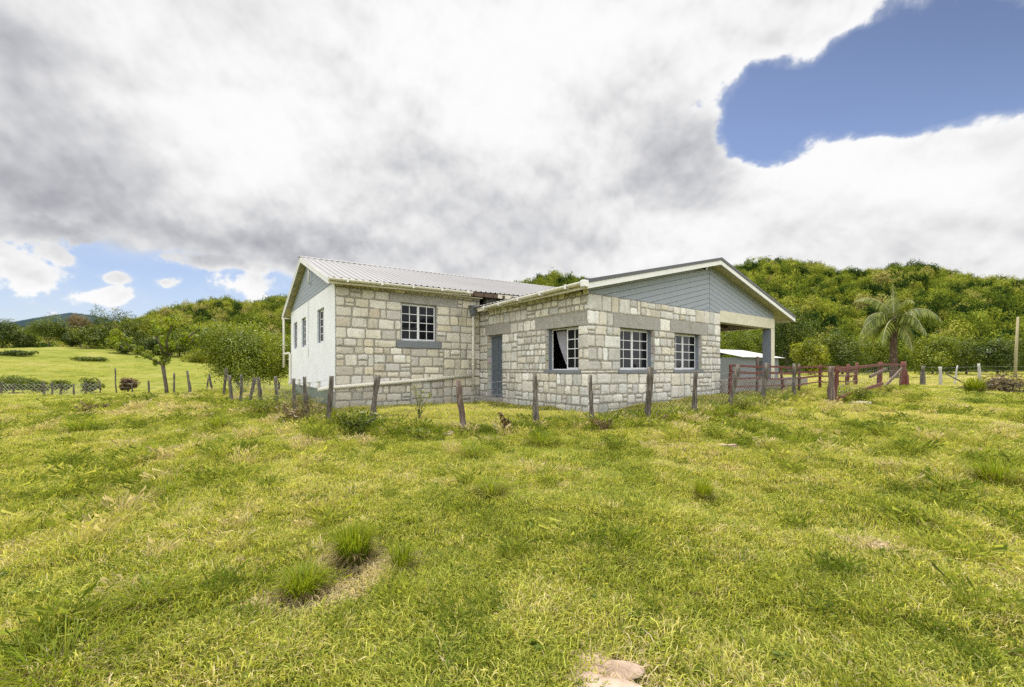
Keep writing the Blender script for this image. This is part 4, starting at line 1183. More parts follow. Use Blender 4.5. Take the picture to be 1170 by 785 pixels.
def barbs(mb, P, hs, step=.14):
    for (x0, y0), (x1, y1) in zip(P[:-1], P[1:]):
        L = math.hypot(x1-x0, y1-y0); m = int(L/step)
        a = Vector((x0, y0, gz(x0, y0)+hs)); b = Vector((x1, y1, gz(x1, y1)+hs))
        for i in range(1, m):
            k = i/m; p = a.lerp(b, k)-Vector((0, 0, .02*4*k*(1-k)))
            mb.tube([p+Vector((-.004, 0, -.018)), p+Vector((.004, 0, .018))], .0018, 3, cap=False)
def netting(mb, P, h0, h1, cell=.075, rad=.0017):
    """diamond netting, every wire a thin three-sided rod"""
    for (x0, y0), (x1, y1) in zip(P[:-1], P[1:]):
        L = math.hypot(x1-x0, y1-y0); nx = max(2, round(L/cell)); nz = max(2, round((h1-h0)/cell))
        g0, g1 = gz(x0, y0), gz(x1, y1)
        def pt(i, j):
            k = i/nx
            return Vector((x0+(x1-x0)*k + .012*math.sin(i*.6+j), y0+(y1-y0)*k + .012*math.cos(j*.9+i*.3), g0+(g1-g0)*k + h0+(h1-h0)*j/nz))
        for i in range(nx):
            for j in range(nz):
                a, b = (pt(i, j), pt(i+1, j+1)) if (i+j) % 2 == 0 else (pt(i+1, j), pt(i, j+1))
                mb.tube([a, b], rad, 3, cap=False, smooth=False)
def fence(name, label, cat, posts, wires, net=None, mats=None, wire_r=.0022):
    """posts: (x, y, height, radius, lean x, lean y, material)"""
    x0, y0 = posts[0][:2]
    root = empty(name, at_ground(x0, y0)); tag(root, label, cat)
    def rel(o): o.location = (-root.location[0], -root.location[1], -root.location[2])
    for i, (x, y, h, r, lx, ly, m) in enumerate(posts):
        o = post_mb(h, r, (lx, ly), seed=i*7+int(abs(x)*100)).build('post', M[m], root)
        p = at_ground(x, y); o.location = (p[0]-x0, p[1]-y0, p[2]-root.location[2])
    P = [(p[0], p[1]) for p in posts]
    for hs in wires:
        mb = MB(); strand(mb, P, hs, wire_r); barbs(mb, P, hs) if wire_r < .003 else None
        rel(mb.build('barbed_wire', M['wire'], root, fix=False))
    if net:
        for seg in net[2]:
            mb = MB(); netting(mb, [P[i] for i in seg], net[0], net[1], .075 if wire_r < .003 else .16, .009 if wire_r > .003 else .0022 if seg[0] == 2 else .0013); rel(mb.build('wire_netting', M['wire' if wire_r < .003 else 'palewire'], root, fix=False))
    return root
FRONT = [(-14.8, 20.2, 1.05, .05, 0, 0, 'bark'), (-12.3, 17.6, 1.15, .05, .05, 0, 'bark'), (-10.3, 15.1, 1.12, .055, -.05, 0, 'bark'), (-9.5, 14.4, 1.1, .05, .02, 0, 'bark'), (-8.7, 13.7, 1.0, .06, .08, 0, 'bark'),
         (-8.0, 13.1, 1.05, .055, -.06, 0, 'bark'), (-6.9, 12.0, 1.08, .05, .03, 0, 'bark'), (-5.6, 10.6, 1.1, .048, -.02, 0, 'bark'), (-4.75, 9.45, 1.12, .052, .02, 0, 'bark'), (-3.91, 8.75, 1.06, .052, .06, 0, 'bark'), (-3.2, 9.3, 1.06, .066, .17, 0, 'bark'),
         (-1.01, 8.15, 1.06, .062, -.01, 0, 'redbark'), (.5, 8.43, 1.07, .055, -.03, 0, 'bark'), (1.62, 8.38, 1.06, .046, -.02, 0, 'bark'), (2.83, 8.59, 1.16, .068, .06, 0, 'bark'), (4.11, 9.42, 1.10, .052, .13, 0, 'bark'),
         (5.6, 10.6, 1.2, .058, .22, .05, 'bark'), (7.6, 12.4, 1.22, .07, .05, 0, 'bark'), (9.55, 13.95, 1.2, .06, .02, 0, 'bark')]
fence('wire_fence', 'crooked grey wooden posts with wire netting around the yard of the stone house', 'fence', FRONT, (.98, .72), (.03, .88, [(7, 8, 9, 10, 11), (2, 3, 4, 5, 6, 7), (11, 12), (12, 13, 14, 15, 16, 17, 18)]))
FIELD = []
for px, D, h, r, lx in ((-90, 33, 1.0, .06, 0), (-40, 33, 1.1, .06, .05), (2, 33.5, 1.05, .07, 0), (15, 33.5, 1.0, .06, .04), (50, 34, 1.05, .07, -.03), (59, 34, 1.1, .07, .06), (69, 34, 1.0, .06, .09), (84, 34.5, .95, .06, .05), (97, 34.5, 1.0, .07, .1), (115, 35, 1.2, .05, -.1), (134, 34.5, 2.1, .055, -.22), (151, 34.5, .8, .06, 0), (170, 34, 1.1, .07, 0), (199, 33, 1.7, .075, 0), (217, 32, 1.75, .085, -.18), (236, 27, 1.2, .06, .1)):
    FIELD.append(((px-585)/470*D, D, h, r, lx, 0, 'bark'))
fence('wire_fence', 'long sagging wire fence on dark sticks crossing the left field below the grassy slope', 'fence', FIELD, (.85, .5), (.02, .9, [(2, 3, 4, 5, 6, 7, 8, 9)]), wire_r=.006)
RIGHT = [(24.1, 24.2, 1.15, .10, .12, 0, 'bark'), (27.6, 26.5, 1.2, .085, 0, 0, 'whitewood'), (29.3, 27.3, 1.25, .05, .3, 0, 'whitewood'), (31.9, 28.0, 1.3, .075, -.16, 0, 'whitewood'), (36.5, 29.2, 1.2, .08, .1, 0, 'bark'), (42, 31, 1.2, .08, 0, 0, 'bark'), (48, 33, 1.2, .08, 0, 0, 'bark')]
fr = fence('wire_fence', 'wire fence on bleached white posts right of the red gate', 'fence', RIGHT, (1.12, .85, .5), None, wire_r=.006)
mb = MB(); mb.tube([(27.7, 26.3, gz(27.7, 26.3)+.75), (28.35, 25.6, gz(28.35, 25.6)+.02)], .04, 7); o = mb.build('stay', M['bark'], fr); o.location = tuple(-c for c in fr.location)

def h2w(s, t): return (HX+s*HU[0]+t*HV[0], HY+s*HU[1]+t*HV[1])
def plank(mb, a, b, w=.05, h=.10):
    """squared rail between two points"""
    a, b = Vector(a), Vector(b); d = (b-a).normalized(); sd_ = d.cross(Vector((0, 0, 1))).normalized(); u = sd_.cross(d)
    vs = [p+sd_*i*w/2+u*j*h/2 for p in (a, b) for i, j in ((-1, -1), (1, -1), (1, 1), (-1, 1))]
    mb.add(vs, [(0, 1, 2, 3), (7, 6, 5, 4), (0, 4, 5, 1), (1, 5, 6, 2), (2, 6, 7, 3), (3, 7, 4, 0)])
root = empty('rail_fence', (*h2w(6.62, -.5), gz(*h2w(6.62, -.5)))); tag(root, 'red painted rail fence running past the carport slab to the cattle pen', 'fence')
SP = [(6.62, 1.08), (8.7, 1.42), (10.9, 1.12), (12.7, 1.2), (15.2, 1.12), (17.6, 1.1), (19.2, 1.25), (20.6, 1.25)]
tops = []
for i, (s, h) in enumerate(SP):
    x, y = h2w(s, -.5); z = gz(x, y)
    o = post_mb(h, .058 if i < 6 else .085, (0, 0), 60+i, 8).build('post', M['redpaint'] if i not in (1, 3) else M['redbark'], root); o.location = Vector((x, y, z))-root.location
    tops.append((x, y, z))
for hh, th in ((1.05, .075), (.82, .085), (.58, .07), (.30, .05)):
    for a, b in zip(tops[:-1], tops[1:]):
        mb = MB(); off = Vector((HV[0], HV[1], 0))*-.09
        plank(mb, Vector(a)+off+Vector((0, 0, hh)), Vector(b)+off+Vector((0, 0, hh+rs.uniform(-.05, .04))), .04, th)
        o = mb.build('rail', M['redpaint'], root); o.location = tuple(-c for c in root.location)

# the red gate panel of the cattle pen
ga, gb = Vector((10.67, 13.74, 0)), Vector((22.4, 23.5, 0))
root = empty('pole_gate', (ga.x, ga.y, gz(ga.x, ga.y))); tag(root, 'weathered red timber gate with diagonal brace and wire infill beyond the yard fence', 'gate')
def gp(k, h): p = ga.lerp(gb, k); return Vector((p.x, p.y, gz(p.x, p.y)+h))
for k, h, r, m in ((0, 1.32, .10, 'redbark'), (.035, 1.25, .07, 'redpaint'), (.54, 1.3, .09, 'redpaint'), (.955, 1.35, .10, 'redpaint'), (1.0, 1.42, .16, 'redpaint')):
    o = post_mb(h, r, (0, 0), int(k*100)+5, 9).build('post', M[m], root); o.location = gp(k, 0)-root.location
for k0, h0, k1, h1, w, h, nm in ((.0, 1.20, .54, 1.18, .06, .10, 'rail'), (.54, 1.18, .96, 1.22, .06, .10, 'rail'), (.0, .22, .54, .30, .06, .12, 'rail'), (.57, .18, .90, 1.12, .06, .12, 'brace'), (.36, .72, .60, .98, .06, .11, 'brace')):
    mb = MB(); plank(mb, gp(k0, h0)+Vector((.06, -.08, 0)), gp(k1, h1)+Vector((.06, -.08, 0)), w, h); o = mb.build(nm, M['redpaint' if nm == 'rail' else 'redbark'], root); o.location = tuple(-c for c in root.location)
mb = MB()
for i in range(34):
    k = .02+i*.028; mb.tube([gp(k, .1), gp(k+.003, 1.18)], .004, 3, cap=False)
for hh in (.35, .6, .9): mb.tube([gp(k/12, hh) for k in range(13)], .004, 3, cap=False)
o = mb.build('wire_infill', M['wire'], root, fix=False); o.location = tuple(-c for c in root.location)

# leaning pole
px_, py_ = 48.9, 40.0
mb = MB(); mb.tube([(0, 0, -.4), (.12, 0, 2.5), (.30, 0, 5.9)], [.13, .11, .09], 10, wob=.05, rnd=rs)
o = mb.build('wooden_pole', paint('pale_pole_wood', (.33, .29, .17), .9, .4, 4.0, .4), loc=at_ground(px_, py_)); tag(o, 'tall bare pale wooden pole leaning at the right edge of the field', 'pole')

# ------------------------------------------------------------------ small buildings behind
shed = empty('low_shed', (21.2, 38.2, gz(21.2, 38.2)), R(32)); tag(shed, 'low shed with broad white sheet roof seen under the carport beam', 'shed')
mb = MB()
for sg in (-1, 1):
    vs = []; fs = []; n = 60
    for j in range(2):
        for i in range(n+1): vs.append((-6+6.5*i/n, sg*(.0 if j == 0 else 3.6), 2.75-j*.80+(.03 if i % 2 else 0)))
    for i in range(n): fs.append((i, i+1, n+2+i, n+1+i))
    mb.add(vs, fs)
mb.build('roof', M['zinc2'], shed, fix=False)
mb = MB(); mb.box(-5.7, .2, -3.2, 3.2, -.6, 1.95); mb.build('wall', M['sill'], shed)
mb = MB(); mb.box(-5.75, -5.69, -1.2, .2, -.1, 1.5); mb.box(-3.2, -2.2, -3.26, -3.18, -.1, 1.7); mb.build('doorway', M['darkgap'], shed)
mb = MB(); q = [h2w(12.35, .3), h2w(18.5, 1.2)]
a, b = Vector((*q[0], gz(*q[0]))), Vector((*q[1], gz(*q[1]))); d = (b-a).normalized(); nrm = Vector((-d.y, d.x, 0))*.1
vs = [p+nrm*i+Vector((0, 0, z)) for p in (a, b) for i in (-1, 1) for z in (-.4, .55)]
mb.add(vs, [(0, 1, 3, 2), (4, 6, 7, 5), (0, 4, 5, 1), (2, 3, 7, 6), (1, 5, 7, 3), (0, 2, 6, 4)])
o = mb.build('garden_wall', M['concrete']); tag(o, 'low bare grey concrete wall continuing from the carport slab', 'wall')

# ------------------------------------------------------------------ trees and bushes
def limb(mb, p, d, L, r, rnd, depth, ends, bend=.25, n=7):
    pts = [Vector(p)]; rad = [r]; d = Vector(d).normalized()
    for k in range(4):
        d = (d + Vector((rnd.uniform(-1, 1), rnd.uniform(-1, 1), rnd.uniform(-.4, .8)))*bend*.35).normalized()
        pts.append(pts[-1]+d*L/4); rad.append(r*(1-.12*(k+1)))
    mb.tube(pts, rad, n, wob=.06, rnd=rnd)
    ends.append((pts[-1], d, rad[-1]))
    if depth > 0:
        for q in range(rnd.choice((2, 3))):
            a = rnd.uniform(0, 6.283); nd = (d*.8+Vector((math.cos(a), math.sin(a), .25))*rnd.uniform(.6, .9)).normalized()
            limb(mb, pts[-1 if q else 3], nd, L*rnd.uniform(.6, .8), rad[-1]*.72, rnd, depth-1, ends, bend, max(5, n-1))
def tree(name, label, cat, xy, h, w, m, nleaf, leaf, trunk=.25, seed=0, group=None, blobs=11, aspect=.55, squash=1.0, hollow=.6, trunk_r=None, clump=7):
    r_ = np.random.default_rng(seed); rn = random.Random(seed)
    root = empty(name, at_ground(*xy), rn.uniform(0, 6.28)); tag(root, label, cat, group)
    mb = MB(); ends = []; tr = trunk_r or h*.028
    limb(mb, (0, 0, -.3), (rn.uniform(-.1, .1), rn.uniform(-.1, .1), 1), h*max(trunk, .15)+.3, tr, rn, 2, ends)
    mb.build('trunk', M['bark2'], root)
    zc = h*(trunk+1)/2; hz = h*(1-trunk)/2*squash
    bl = []
    for i in range(blobs):
        a = i*2.4+r_.uniform(-.4, .4); q = math.sqrt((i+.5)/blobs); zz = r_.uniform(-.55, .75)
        sc = r_.uniform(.22, .50)
        k = math.sqrt(max(.15, 1-zz*zz))
        bl.append((math.cos(a)*q*k*w*.5*.82, math.sin(a)*q*k*w*.5*.82, zc+zz*hz*.8, w*.5*sc*1.05, w*.5*sc*1.05, hz*sc*1.15))
    bl.append((0, 0, zc, w*.3, w*.3, hz*.65))
    v, f, c = crown_geo(bl, nleaf, leaf, r_, aspect, clump, .26, hollow=hollow)
    np_mesh('crown', v, f, M[m], root, vcol=c)
    return root
def at_px(px, D): return ((px-585)/470*D, D)
TL = 'trees along the top of the left field'
for i, (px, D, h, w, m, tr, lab) in enumerate((
    (2, 112, 8.6, 8.2, 'leaf_dark', .05, 'dark rounded tree at the far left end of the ridge treeline'),
    (28, 114, 6.2, 6.5, 'leaf_dark', .05, 'small dark tree between the leftmost round tree and the domed olive tree'),
    (55, 112, 8.2, 9.0, 'leaf_mid', .12, 'domed olive green tree standing alone on the grassy ridge'),
    (82, 114, 5.2, 6.0, 'leaf_dark', .05, 'low dark tree at the foot of the brown thin tree'),
    (92, 124, 11.5, 7.5, 'leaf_brown', .2, 'brownish half bare tree rising above the ridge treeline'),
    (104, 110, 6.4, 7.0, 'leaf_mid', .06, 'bushy olive tree in front of the tall feathery tree'),
    (128, 116, 12.5, 12.0, 'leaf_dark', .05, 'tall dark feathery tree, highest of the ridge treeline'),
    (150, 113, 9.5, 7.0, 'leaf_mid', .08, 'mid green tree right of the tall feathery tree'),
    (166, 118, 11.0, 7.0, 'leaf_yellow', .15, 'pale yellowish tree at the right end of the ridge treeline'),
    (143, 106, 4.4, 6.0, 'leaf_dark', .04, 'dark low bush at the grass edge behind the forked tree'),
    (178, 112, 6.0, 6.5, 'leaf_dark', .05, 'dark tree directly behind the crown of the forked tree'),
    (205, 114, 8.0, 8.5, 'leaf_mid', .05, 'dense green tree at the forest edge right of the forked tree'),
    (228, 106, 3.6, 9.0, 'leaf_yellow', .04, 'low light green tree spreading left of the big bush'),
    (245, 116, 9.0, 9.0, 'leaf_mid', .05, 'green tree half hidden behind the big bush'))):
    tree('field_tree', lab, 'tree', at_px(px, D), h, w, m, 5200, .36, tr if tr > .1 else -.14, 100+i, TL, hollow=.55)
tree('round_bush', 'big rounded bright green bush between the left field and the white side wall', 'bush', at_px(273, 38), 6.3, 7.9, 'leaf_bright', 30000, .17, .06, 7, None, 22, squash=1.0, hollow=.5)
tree('round_bush', 'darker bush tucked behind the white side wall', 'bush', at_px(318, 42), 5.2, 5.5, 'leaf_mid', 8000, .2, .08, 9, None, 12, hollow=.5)
HT = 'trees at the foot of the right hill'
for i, (px, D, h, w, m, tr, n_, lab) in enumerate((
    (903, 56, 9.6, 5.2, 'leaf_dark', .1, 5000, 'tall dark tree just right of the carport eave'),
    (876, 60, 8.0, 6.0, 'leaf_dark', .1, 4000, 'dark tree seen under the carport roof beside the column'),
    (926, 50, 4.9, 4.4, 'leaf_yellow', .1, 4500, 'bright yellow green tree behind the red rail fence'),
    (846, 57, 7.2, 6.4, 'leaf_bright', .12, 4500, 'light green bushy tree above the white shed roof'),
    (962, 55, 6.4, 5.6, 'leaf_mid', .08, 4500, 'mid green tree between the yellow green tree and the palm'),
    (1000, 58, 5.4, 6.0, 'leaf_bright', .08, 4500, 'leafy bush left of the palm trunk'),
    (1066, 54, 5.6, 5.8, 'leaf_bright', .08, 4500, 'bright bushy tree just right of the palm'),
    (1104, 57, 6.2, 6.0, 'leaf_mid', .08, 4500, 'rounded green tree behind the bleached posts'),
    (1140, 50, 4.6, 4.0, 'leaf_dark', .05, 4000, 'dark low tree left of the leaning pole'),
    (1180, 56, 6.2, 6.0, 'leaf_mid', .08, 4500, 'green tree at the right edge behind the leaning pole'))):
    tree('hillfoot_tree', lab, 'tree', at_px(px, D), h, w, m, int(n_*1.6), .22, tr if tr > .1 else -.08, 200+i, HT, hollow=.55)
SB = 'bushes along the left field fence'
for i, (px, D, h, w, m, lab) in enumerate((
    (5, 37, 1.7, 2.8, 'leaf_mid', 'spreading bush behind the fence at the left edge of the photo'),
    (26, 37, 1.5, 2.4, 'leaf_mid', 'green bush second from the left along the field fence'),
    (43, 36.5, 1.35, 1.5, 'leaf_mid', 'small green bush at the right end of the leafy fence hedge'),
    (72, 36, 1.35, 1.5, 'leaf_mid', 'single green bush behind the netting left of its twin'),
    (105, 36, 1.45, 1.7, 'leaf_mid', 'single green bush behind the netting beside the tall thin stick'),
    (146, 36, 1.5, 1.5, 'leaf_red', 'red brown leaved shrub left of the forked tree'),
    (20, 86, .9, 6.5, 'leaf_dark', 'dark low scrub patch on the slope at the left edge'),
    (103, 88, .8, 5.5, 'leaf_mid', 'low scrub patch in the middle of the grassy slope'))):
    tree('field_bush', lab, 'bush', at_px(px, D), h, w, m, 2200, .13 if D < 60 else .3, .02, 300+i, SB, 8, hollow=.5)

# the forked tree with leafy sprouting limbs
def forked_tree():
    r_ = np.random.default_rng(4); rn = random.Random(14)
    root = empty('forked_tree', at_ground(*at_px(189, 33))); tag(root, 'forked lopped tree with leafy sprouts along bare spreading limbs', 'tree')
    S = 33/470
    def P(px, py, dy=0.0): return Vector(((px-189)*S, dy, (449-py)*S))
    mb = MB(); mb.tube([P(191, 455), P(190, 440), P(187, 425, .05), P(186, 414)], [.15, .13, .12, .13], 9, wob=.12, rnd=rn); 
    mb.build('trunk', M['bark2'], root)
    limbs = [([P(186, 415), P(176, 408, -.2), P(163, 402, -.4), P(150, 396, -.5), P(130, 386, -.6)], .09), ([P(186, 415), P(190, 404, .2), P(200, 393, .4), P(208, 383, .5), P(222, 372, .6)], .09),
             ([P(186, 414), P(186, 400, .4), P(183, 385, .7), P(181, 368, .8)], .10), ([P(186, 400, .4), P(178, 390, 1.0), P(168, 376, 1.3), P(158, 370, 1.5)], .07), ([P(190, 404, .2), P(196, 388, -.5), P(204, 372, -.7), P(206, 364, -.8)], .08),
             ([P(200, 393, .4), P(212, 392, .2), P(222, 385, .0)], .05), ([P(163, 402, -.4), P(155, 390, -.9), P(150, 380, -1.1)], .05), ([P(188, 404), P(193, 388, -1.0), P(190, 372, -1.4)], .07)]
    for pts, r in limbs:
        mb = MB(); mb.tube(pts, [r*(1-.13*i) for i in range(len(pts))], 7, wob=.1, rnd=rn); o = mb.build('limb', M['bark2'], root)
        bl = []
        for a, b in zip(pts[:-1], pts[1:]):
            for k in range(4):
                q = a.lerp(b, rn.random()); bl.append((q.x+rn.uniform(-.2, .2), q.y+rn.uniform(-.2, .2), q.z+rn.uniform(0, .3), .26, .26, .34))
        bl = bl[2:]
        v, f, c = crown_geo(bl, 210*len(bl)//4, .25, r_, .35, 5, .3, hollow=.3)
        np_mesh('foliage', v, f, M['leaf_fresh'], o, vcol=c)
forked_tree()

def palm(x, y):
    r_ = np.random.default_rng(8); rn = random.Random(5)
    root = empty('coconut_palm', at_ground(x, y)); tag(root, 'coconut palm with drooping silvery fronds and thick brown trunk before the hill', 'palm')
    H = 5.9
    mb = MB(); pts = [(0, 0, -.3), (.03, 0, .4), (0, 0, 1.6), (-.02, 0, 3.0), (.02, 0, 4.3), (0, 0, H)]; mb.tube(pts, [.42, .36, .30, .28, .27, .22], 12, wob=.05, rnd=rn)
    mb.build('trunk', M['palmbark'], root)
    for i in range(17):
        az = i*2.399+rn.uniform(-.5, .5); el = R(80-i*7.0+rn.uniform(-12, 12)); L = rn.uniform(2.9, 4.5)
        n = 22; p = Vector((0, 0, H-.05)); d = Vector((math.cos(az)*math.cos(el), math.sin(az)*math.cos(el), math.sin(el)))
        pts = [p.copy()]
        dr = rn.uniform(.10, .26)
        for k in range(n):
            d = (d+Vector((0, 0, -dr*(.35+k/n)))).normalized(); p = p+d*L/n; pts.append(p.copy())
        mb = MB(); mb.tube(pts, [.06*(1-.8*k/n) for k in range(n+1)], 5); fo = mb.build('frond', M['rachis'], root)
        V = []; F = []; Cc = []
        for k in range(3, n+1):
            t = (pts[k]-pts[k-1]).normalized(); sd_ = t.cross(Vector((0, 0, 1)))
            if sd_.length < .1: sd_ = Vector((1, 0, 0))
            sd_.normalize(); up = sd_.cross(t)
            ll = .85*math.sin(math.pi*min(1, .16+.84*(k/n)**.8))+.12
            for sg in (-1, 1):
                for h_ in (0, .5):
                    base = pts[k].lerp(pts[k-1], h_)
                    dd = (sd_*sg*.75+t*.45-Vector((0, 0, 1))*rn.uniform(.6, 1.5)+up*.1).normalized()
                    w = t*.06; b = len(V); mid = base+dd*ll*.55; tip = base+dd*ll-Vector((0, 0, ll*.25))
                    V += [base-w*.5, base+w*.5, mid+w, mid-w, tip+w*.2, tip-w*.2]; F += [(b, b+1, b+2, b+3), (b+3, b+2, b+4, b+5)]
                    c = (min(1, max(.1, .55+rn.gauss(0, .15))), min(1, max(0, .5+rn.gauss(0, .18))), 0); Cc += [c]*6
        np_mesh('leaflet', np.array([tuple(q) for q in V]), np.array(F), M['frond'], fo, vcol=np.array(Cc))
    for i in range(5):
        a = i*1.256; mb = MB(); c = (math.cos(a)*.3, math.sin(a)*.3, H-.35)
        mb.tube([(c[0], c[1], c[2]-.13), (c[0], c[1], c[2]-.07), (c[0], c[1], c[2]+.04), (c[0], c[1], c[2]+.12)], [.03, .11, .12, .04], 8); mb.build('coconut', M['leaf_brown'] if False else M['palmbark'], root)
palm(*at_px(1021, 40))

# ------------------------------------------------------------------ grass clumps, weeds, stones
def grass_clump(label, xy, h, w, n=260, seed=0, spread=1.0, dead=.25, m='clump'):
    rn = random.Random(seed); root = empty('grass_clump', at_ground(*xy)); tag(root, label, 'grass clump', 'clumps of rank grass in the pasture')
    for part, cnt, mt, hh, sp in (('blade', int(n*(1-dead)), m, h, 1.0), ('dead_blade', int(n*dead), 'straw', h*.5, 2.1)):
        V = []; F = []; Cc = []
        for _ in range(cnt):
            a = rn.uniform(0, 6.283); q = math.sqrt(rn.random()); bx, by = math.cos(a)*q*w*.26, math.sin(a)*q*w*.26
            d = a+rn.gauss(0, .5); ln = min(.9*hh+.03, (q*.55+rn.uniform(.05, .4))*w*.62*sp*spread); L = hh*rn.uniform(.35, 1.1)*(1-.25*q)
            wd = rn.uniform(.0016, .0032)*(1 if h > .15 else .8)*max(1, math.hypot(*xy)/6); px_, py_ = -math.sin(d)*wd, math.cos(d)*wd
            pts = [(0, 0), (.18*ln, .45*L), (.5*ln, .82*L), (ln, L*rn.uniform(.75, 1.0))]
            b = len(V)
            for j, (o_, z_) in enumerate(pts):
                k = (1, 1, .75, .12)[j]
                x, y = bx+math.cos(d)*o_, by+math.sin(d)*o_; V += [(x-px_*k, y-py_*k, z_-(.02 if j == 0 else 0)), (x+px_*k, y+py_*k, z_-(.02 if j == 0 else 0))]
            F += [(b, b+1, b+3, b+2), (b+2, b+3, b+5, b+4), (b+4, b+5, b+7, b+6)]
            Cc += [(min(1, max(.1, .5+rn.gauss(0, .14))), min(1, max(0, .5+rn.gauss(0, .2))), 0)]*8
        np_mesh(part, V, F, M[mt], root, vcol=np.array(Cc))
    return root
for i, (lab, xy, h, w, n, sp, dd) in enumerate((
    ('upright bright grass clump, tallest of the pair around the bare straw patch', (-1.23, 3.2), .36, .36, 800, .8, .3),
    ('wide grass clump with grey dead skirt, nearer of the pair around the straw patch', (-1.42, 2.8), .26, .38, 900, .8, .35),
    ('thin sparse grass clump right of the bare straw patch', (-.82, 3.07), .24, .26, 180, .9, .25),
    ('neat upright grass clump alone in the middle right of the pasture', (2.1, 4.5), .26, .28, 340, .7, .2),
    ('dark spreading grass clump in the middle of the pasture above the straw patch', (-.23, 4.4), .24, .46, 380, 1.1, .35),
    ('low dark grass clump with a hollow at the lower left', (-2.28, 2.6), .14, .5, 300, 1.2, .4),
    ('large shaggy dark grass clump in the bottom left corner', (-2.3, 2.1), .22, .8, 520, 1.2, .45),
    ('dark reedy grass clump at the right edge of the photo', (5.4, 4.6), .36, .5, 380, .8, .3),
    ('tall tussock left of the bare brush pile beyond the pasture', (20.9, 18.6), .95, 1.0, 420, .7, .15),
    ('soft green tussock in the upper right of the pasture', (6.0, 6.3), .28, .55, 300, 1.0, .3),
    ('olive tussock left of the soft green tussock in the upper right', (4.6, 6.6), .26, .5, 280, 1.1, .35),
    ('rank grass clump in front of the post nearest the house corner', (.55, 7.3), .26, .7, 360, 1.1, .25),
    ('shaggy clump left of the neat upright clump below the yard fence', (-.6, 6.2), .3, .6, 360, 1.0, .35),
    ('dark grass clump in the left middle of the pasture', (-3.9, 4.7), .2, .4, 260, 1.1, .4),
    ('faint green clump high in the left pasture below the field fence', (-9.6, 9.2), .4, .9, 300, 1.1, .3),
    ('grass clump by the leftmost netting posts', (-6.6, 9.2), .4, .8, 320, 1.0, .3),
    ('brownish grass clump low in the centre of the foreground', (.75, 3.1), .12, .5, 300, 1.2, .6))):
    grass_clump(lab, xy, h, w, n, 400+i, sp, dd)
def weed(name, label, xy, h, w, m, n, leaf, stems=5, seed=0, cat='weed', group=None, aspect=.4):
    rn = random.Random(seed); r_ = np.random.default_rng(seed); root = empty(name, at_ground(*xy)); tag(root, label, cat, group)
    mb = MB(); bl = []
    for i in range(stems):
        a = i*6.283/stems+rn.uniform(-.4, .4); q = rn.uniform(.15, .5)*w; hh = h*rn.uniform(.6, 1.0)
        pts = [(0, 0, -.05), (math.cos(a)*q*.3, math.sin(a)*q*.3, hh*.5), (math.cos(a)*q, math.sin(a)*q, hh)]
        mb.tube(pts, [.008, .007, .004], 5)
        for k in (.35, .6, .85, 1.0):
            p = Vector(pts[1]).lerp(Vector(pts[2]), (k-.5)*2) if k > .5 else Vector(pts[0]).lerp(Vector(pts[1]), k*2)
            bl.append((p.x, p.y, p.z, w*.17, w*.17, h*.10))
    mb.build('stem', M['bark2'], root)
    v, f, c = crown_geo(bl, n, leaf, r_, aspect, 3, .6, hollow=.2); np_mesh('foliage', v, f, M[m], root, vcol=c)
WG = 'weeds growing along the yard fence'
for i, (lab, xy, h, w, m, n, lf, st) in enumerate((
    ('fern like dark and yellow green weed clump before the second crooked post', (-2.95, 7.7), .42, .95, 'leaf_mid', 1500, .07, 16),
    ('small reddish brown leafy weed standing before the door', (-.14, 8.0), .40, .24, 'leaf_red', 260, .07, 4),
    ('pale broad leaved weeds left of the reddish fence post', (-1.75, 7.9), .2, .9, 'leaf_bright', 400, .06, 10),
    ('dry purplish weeds at the foot of the posts left of the white wall', (-4.7, 9.0), .55, .9, 'leaf_brown', 500, .08, 12),
    ('tangled weeds around the posts under the left end of the netting', (-6.9, 11.4), .55, 1.5, 'leaf_bright', 900, .07, 16),
    ('leafy weeds climbing the leaning post at the right', (5.9, 10.4), .36, 1.1, 'leaf_bright', 700, .055, 14),
    ('low olive weeds between the last two yard posts', (8.3, 12.8), .34, 1.5, 'leaf_bright', 700, .06, 14),
    ('brown dry weed below the corner post', (1.75, 7.9), .2, .5, 'leaf_brown', 200, .07, 6),
    ('small dry weed right of the thick middle post', (3.15, 8.7), .22, .35, 'leaf_brown', 160, .06, 5),
    ('tall slender yellow flowering weed before the stone plinth', (-2.3, 10.2), .85, .5, 'leaf_bright', 120, .08, 5),
    ('green weeds under the red gate rail', (12.4, 14.9), .4, 1.2, 'leaf_bright', 700, .08, 12),
    ('leafy green weed clump by the left field posts', (-15.5, 17.5), .5, 1.0, 'leaf_bright', 500, .09, 10),
    ('pale silvery weed in the left field', (-13.7, 13.4), .38, .7, 'leaf_brown', 260, .1, 8))):
    weed('weed_plant', lab, xy, h, w, m, n, lf, st, 500+i, 'weed', WG)
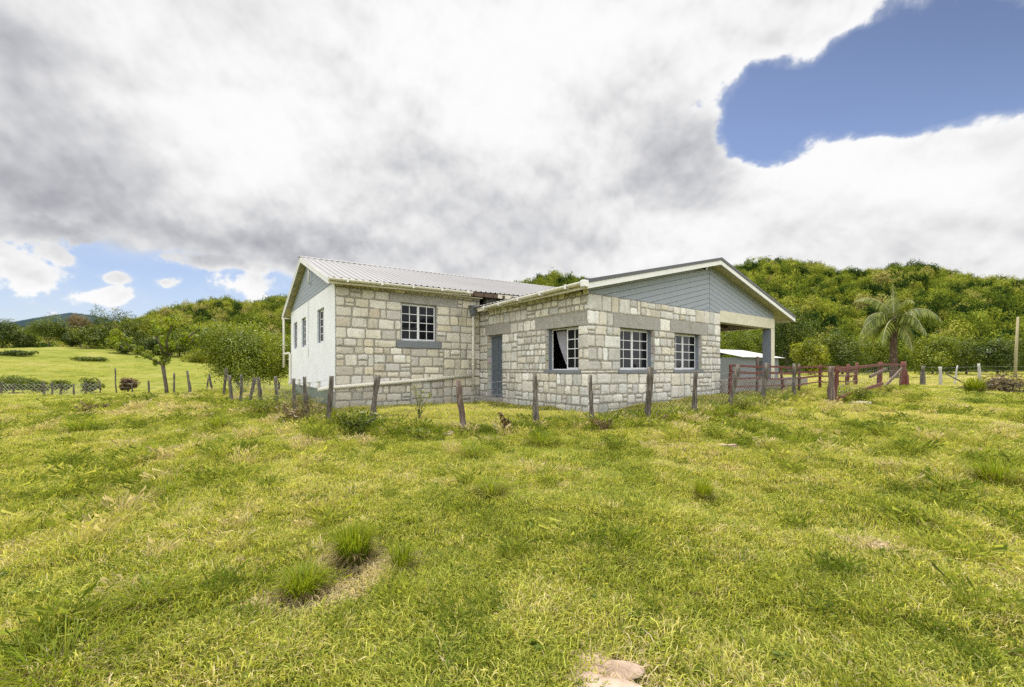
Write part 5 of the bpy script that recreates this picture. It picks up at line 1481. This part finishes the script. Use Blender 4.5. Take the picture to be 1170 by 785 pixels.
def stone(name, label, xy, sx, sy, sz, seed, sink=.35, cat='stone'):
    import bmesh
    bm = bmesh.new(); bmesh.ops.create_icosphere(bm, subdivisions=5, radius=1.0)
    r_ = np.random.default_rng(seed); co = np.array([v.co for v in bm.verts]); d = co.copy()
    k = np.ones(len(co))
    for _ in range(16):
        ax = unit(r_.normal(size=3)); fr = r_.uniform(1.5, 10); k += .42/fr**.85*np.sin(d@ax*fr+r_.uniform(0, 6))
    for v, q in zip(bm.verts, k):
        v.co = Vector((v.co.x*sx*q, v.co.y*sy*q, max(-.3, min(.62, v.co.z))*sz*q))
    me = bpy.data.meshes.new(name); bm.to_mesh(me); bm.free(); me.materials.append(M['rock'])
    me.polygons.foreach_set('use_smooth', np.ones(len(me.polygons), bool))
    o = bpy.data.objects.new(name, me); COL.objects.link(o); p = at_ground(*xy); o.location = (p[0], p[1], p[2]+.01); o.rotation_euler = (0, 0, r_.uniform(-.3, .3))
    return tag(o, label, cat, 'stones lying in the grass')
stone('flat_rock', 'flat pinkish pitted rock in the grass at the bottom edge', (.36, 1.95), .225, .10, .042, 3)
stone('flat_rock', 'small pale flat stone low in the right of the pasture', (2.93, 3.3), .10, .06, .03, 5)
stone('flat_rock', 'pale flat stone near the middle of the pasture below the thick post', (3.31, 6.4), .16, .08, .04, 6)
stone('flat_rock', 'pale stone beside the foot of the reddish post', (-1.25, 8.0), .12, .09, .08, 7)
mb = MB(); mb.tube([(0, 0, .06), (.35, .06, .08), (.8, .18, .07)], [.075, .08, .06], 9, wob=.08, rnd=rs)
o = mb.build('fallen_log', M['whitewood'], loc=at_ground(11.45, 13.9)); tag(o, 'short pale log lying in the grass at the gate', 'log')
bp = empty('brush_pile', at_ground(23.0, 19.4)); tag(bp, 'heap of dry cut branches in the right of the field', 'brush pile')
rn = random.Random(9); mb = MB()
for i in range(70):
    a = rn.uniform(0, 6.28); q = rn.random()*1.0; p = Vector((math.cos(a)*q, math.sin(a)*q*.7, rn.uniform(0, .75)*(1-q*.7)))
    d = Vector((rn.uniform(-1, 1), rn.uniform(-1, 1), rn.uniform(-.15, .45))).normalized()*rn.uniform(.4, .8)
    mb.tube([p-d, p+Vector((0, 0, .06)), p+d], [.022, .018, .006], 5)
o = mb.build('branch', M['bark2'], bp)
o['kind'] = 'stuff'
v, f, c = crown_geo([(0, 0, .3, 1.1, .8, .45), (.4, 0, .5, .6, .5, .3)], 900, .14, np.random.default_rng(2), .5, 5, .3, hollow=.3); np_mesh('dead_leaves', v, f, M['leaf_brown'], bp, vcol=c)
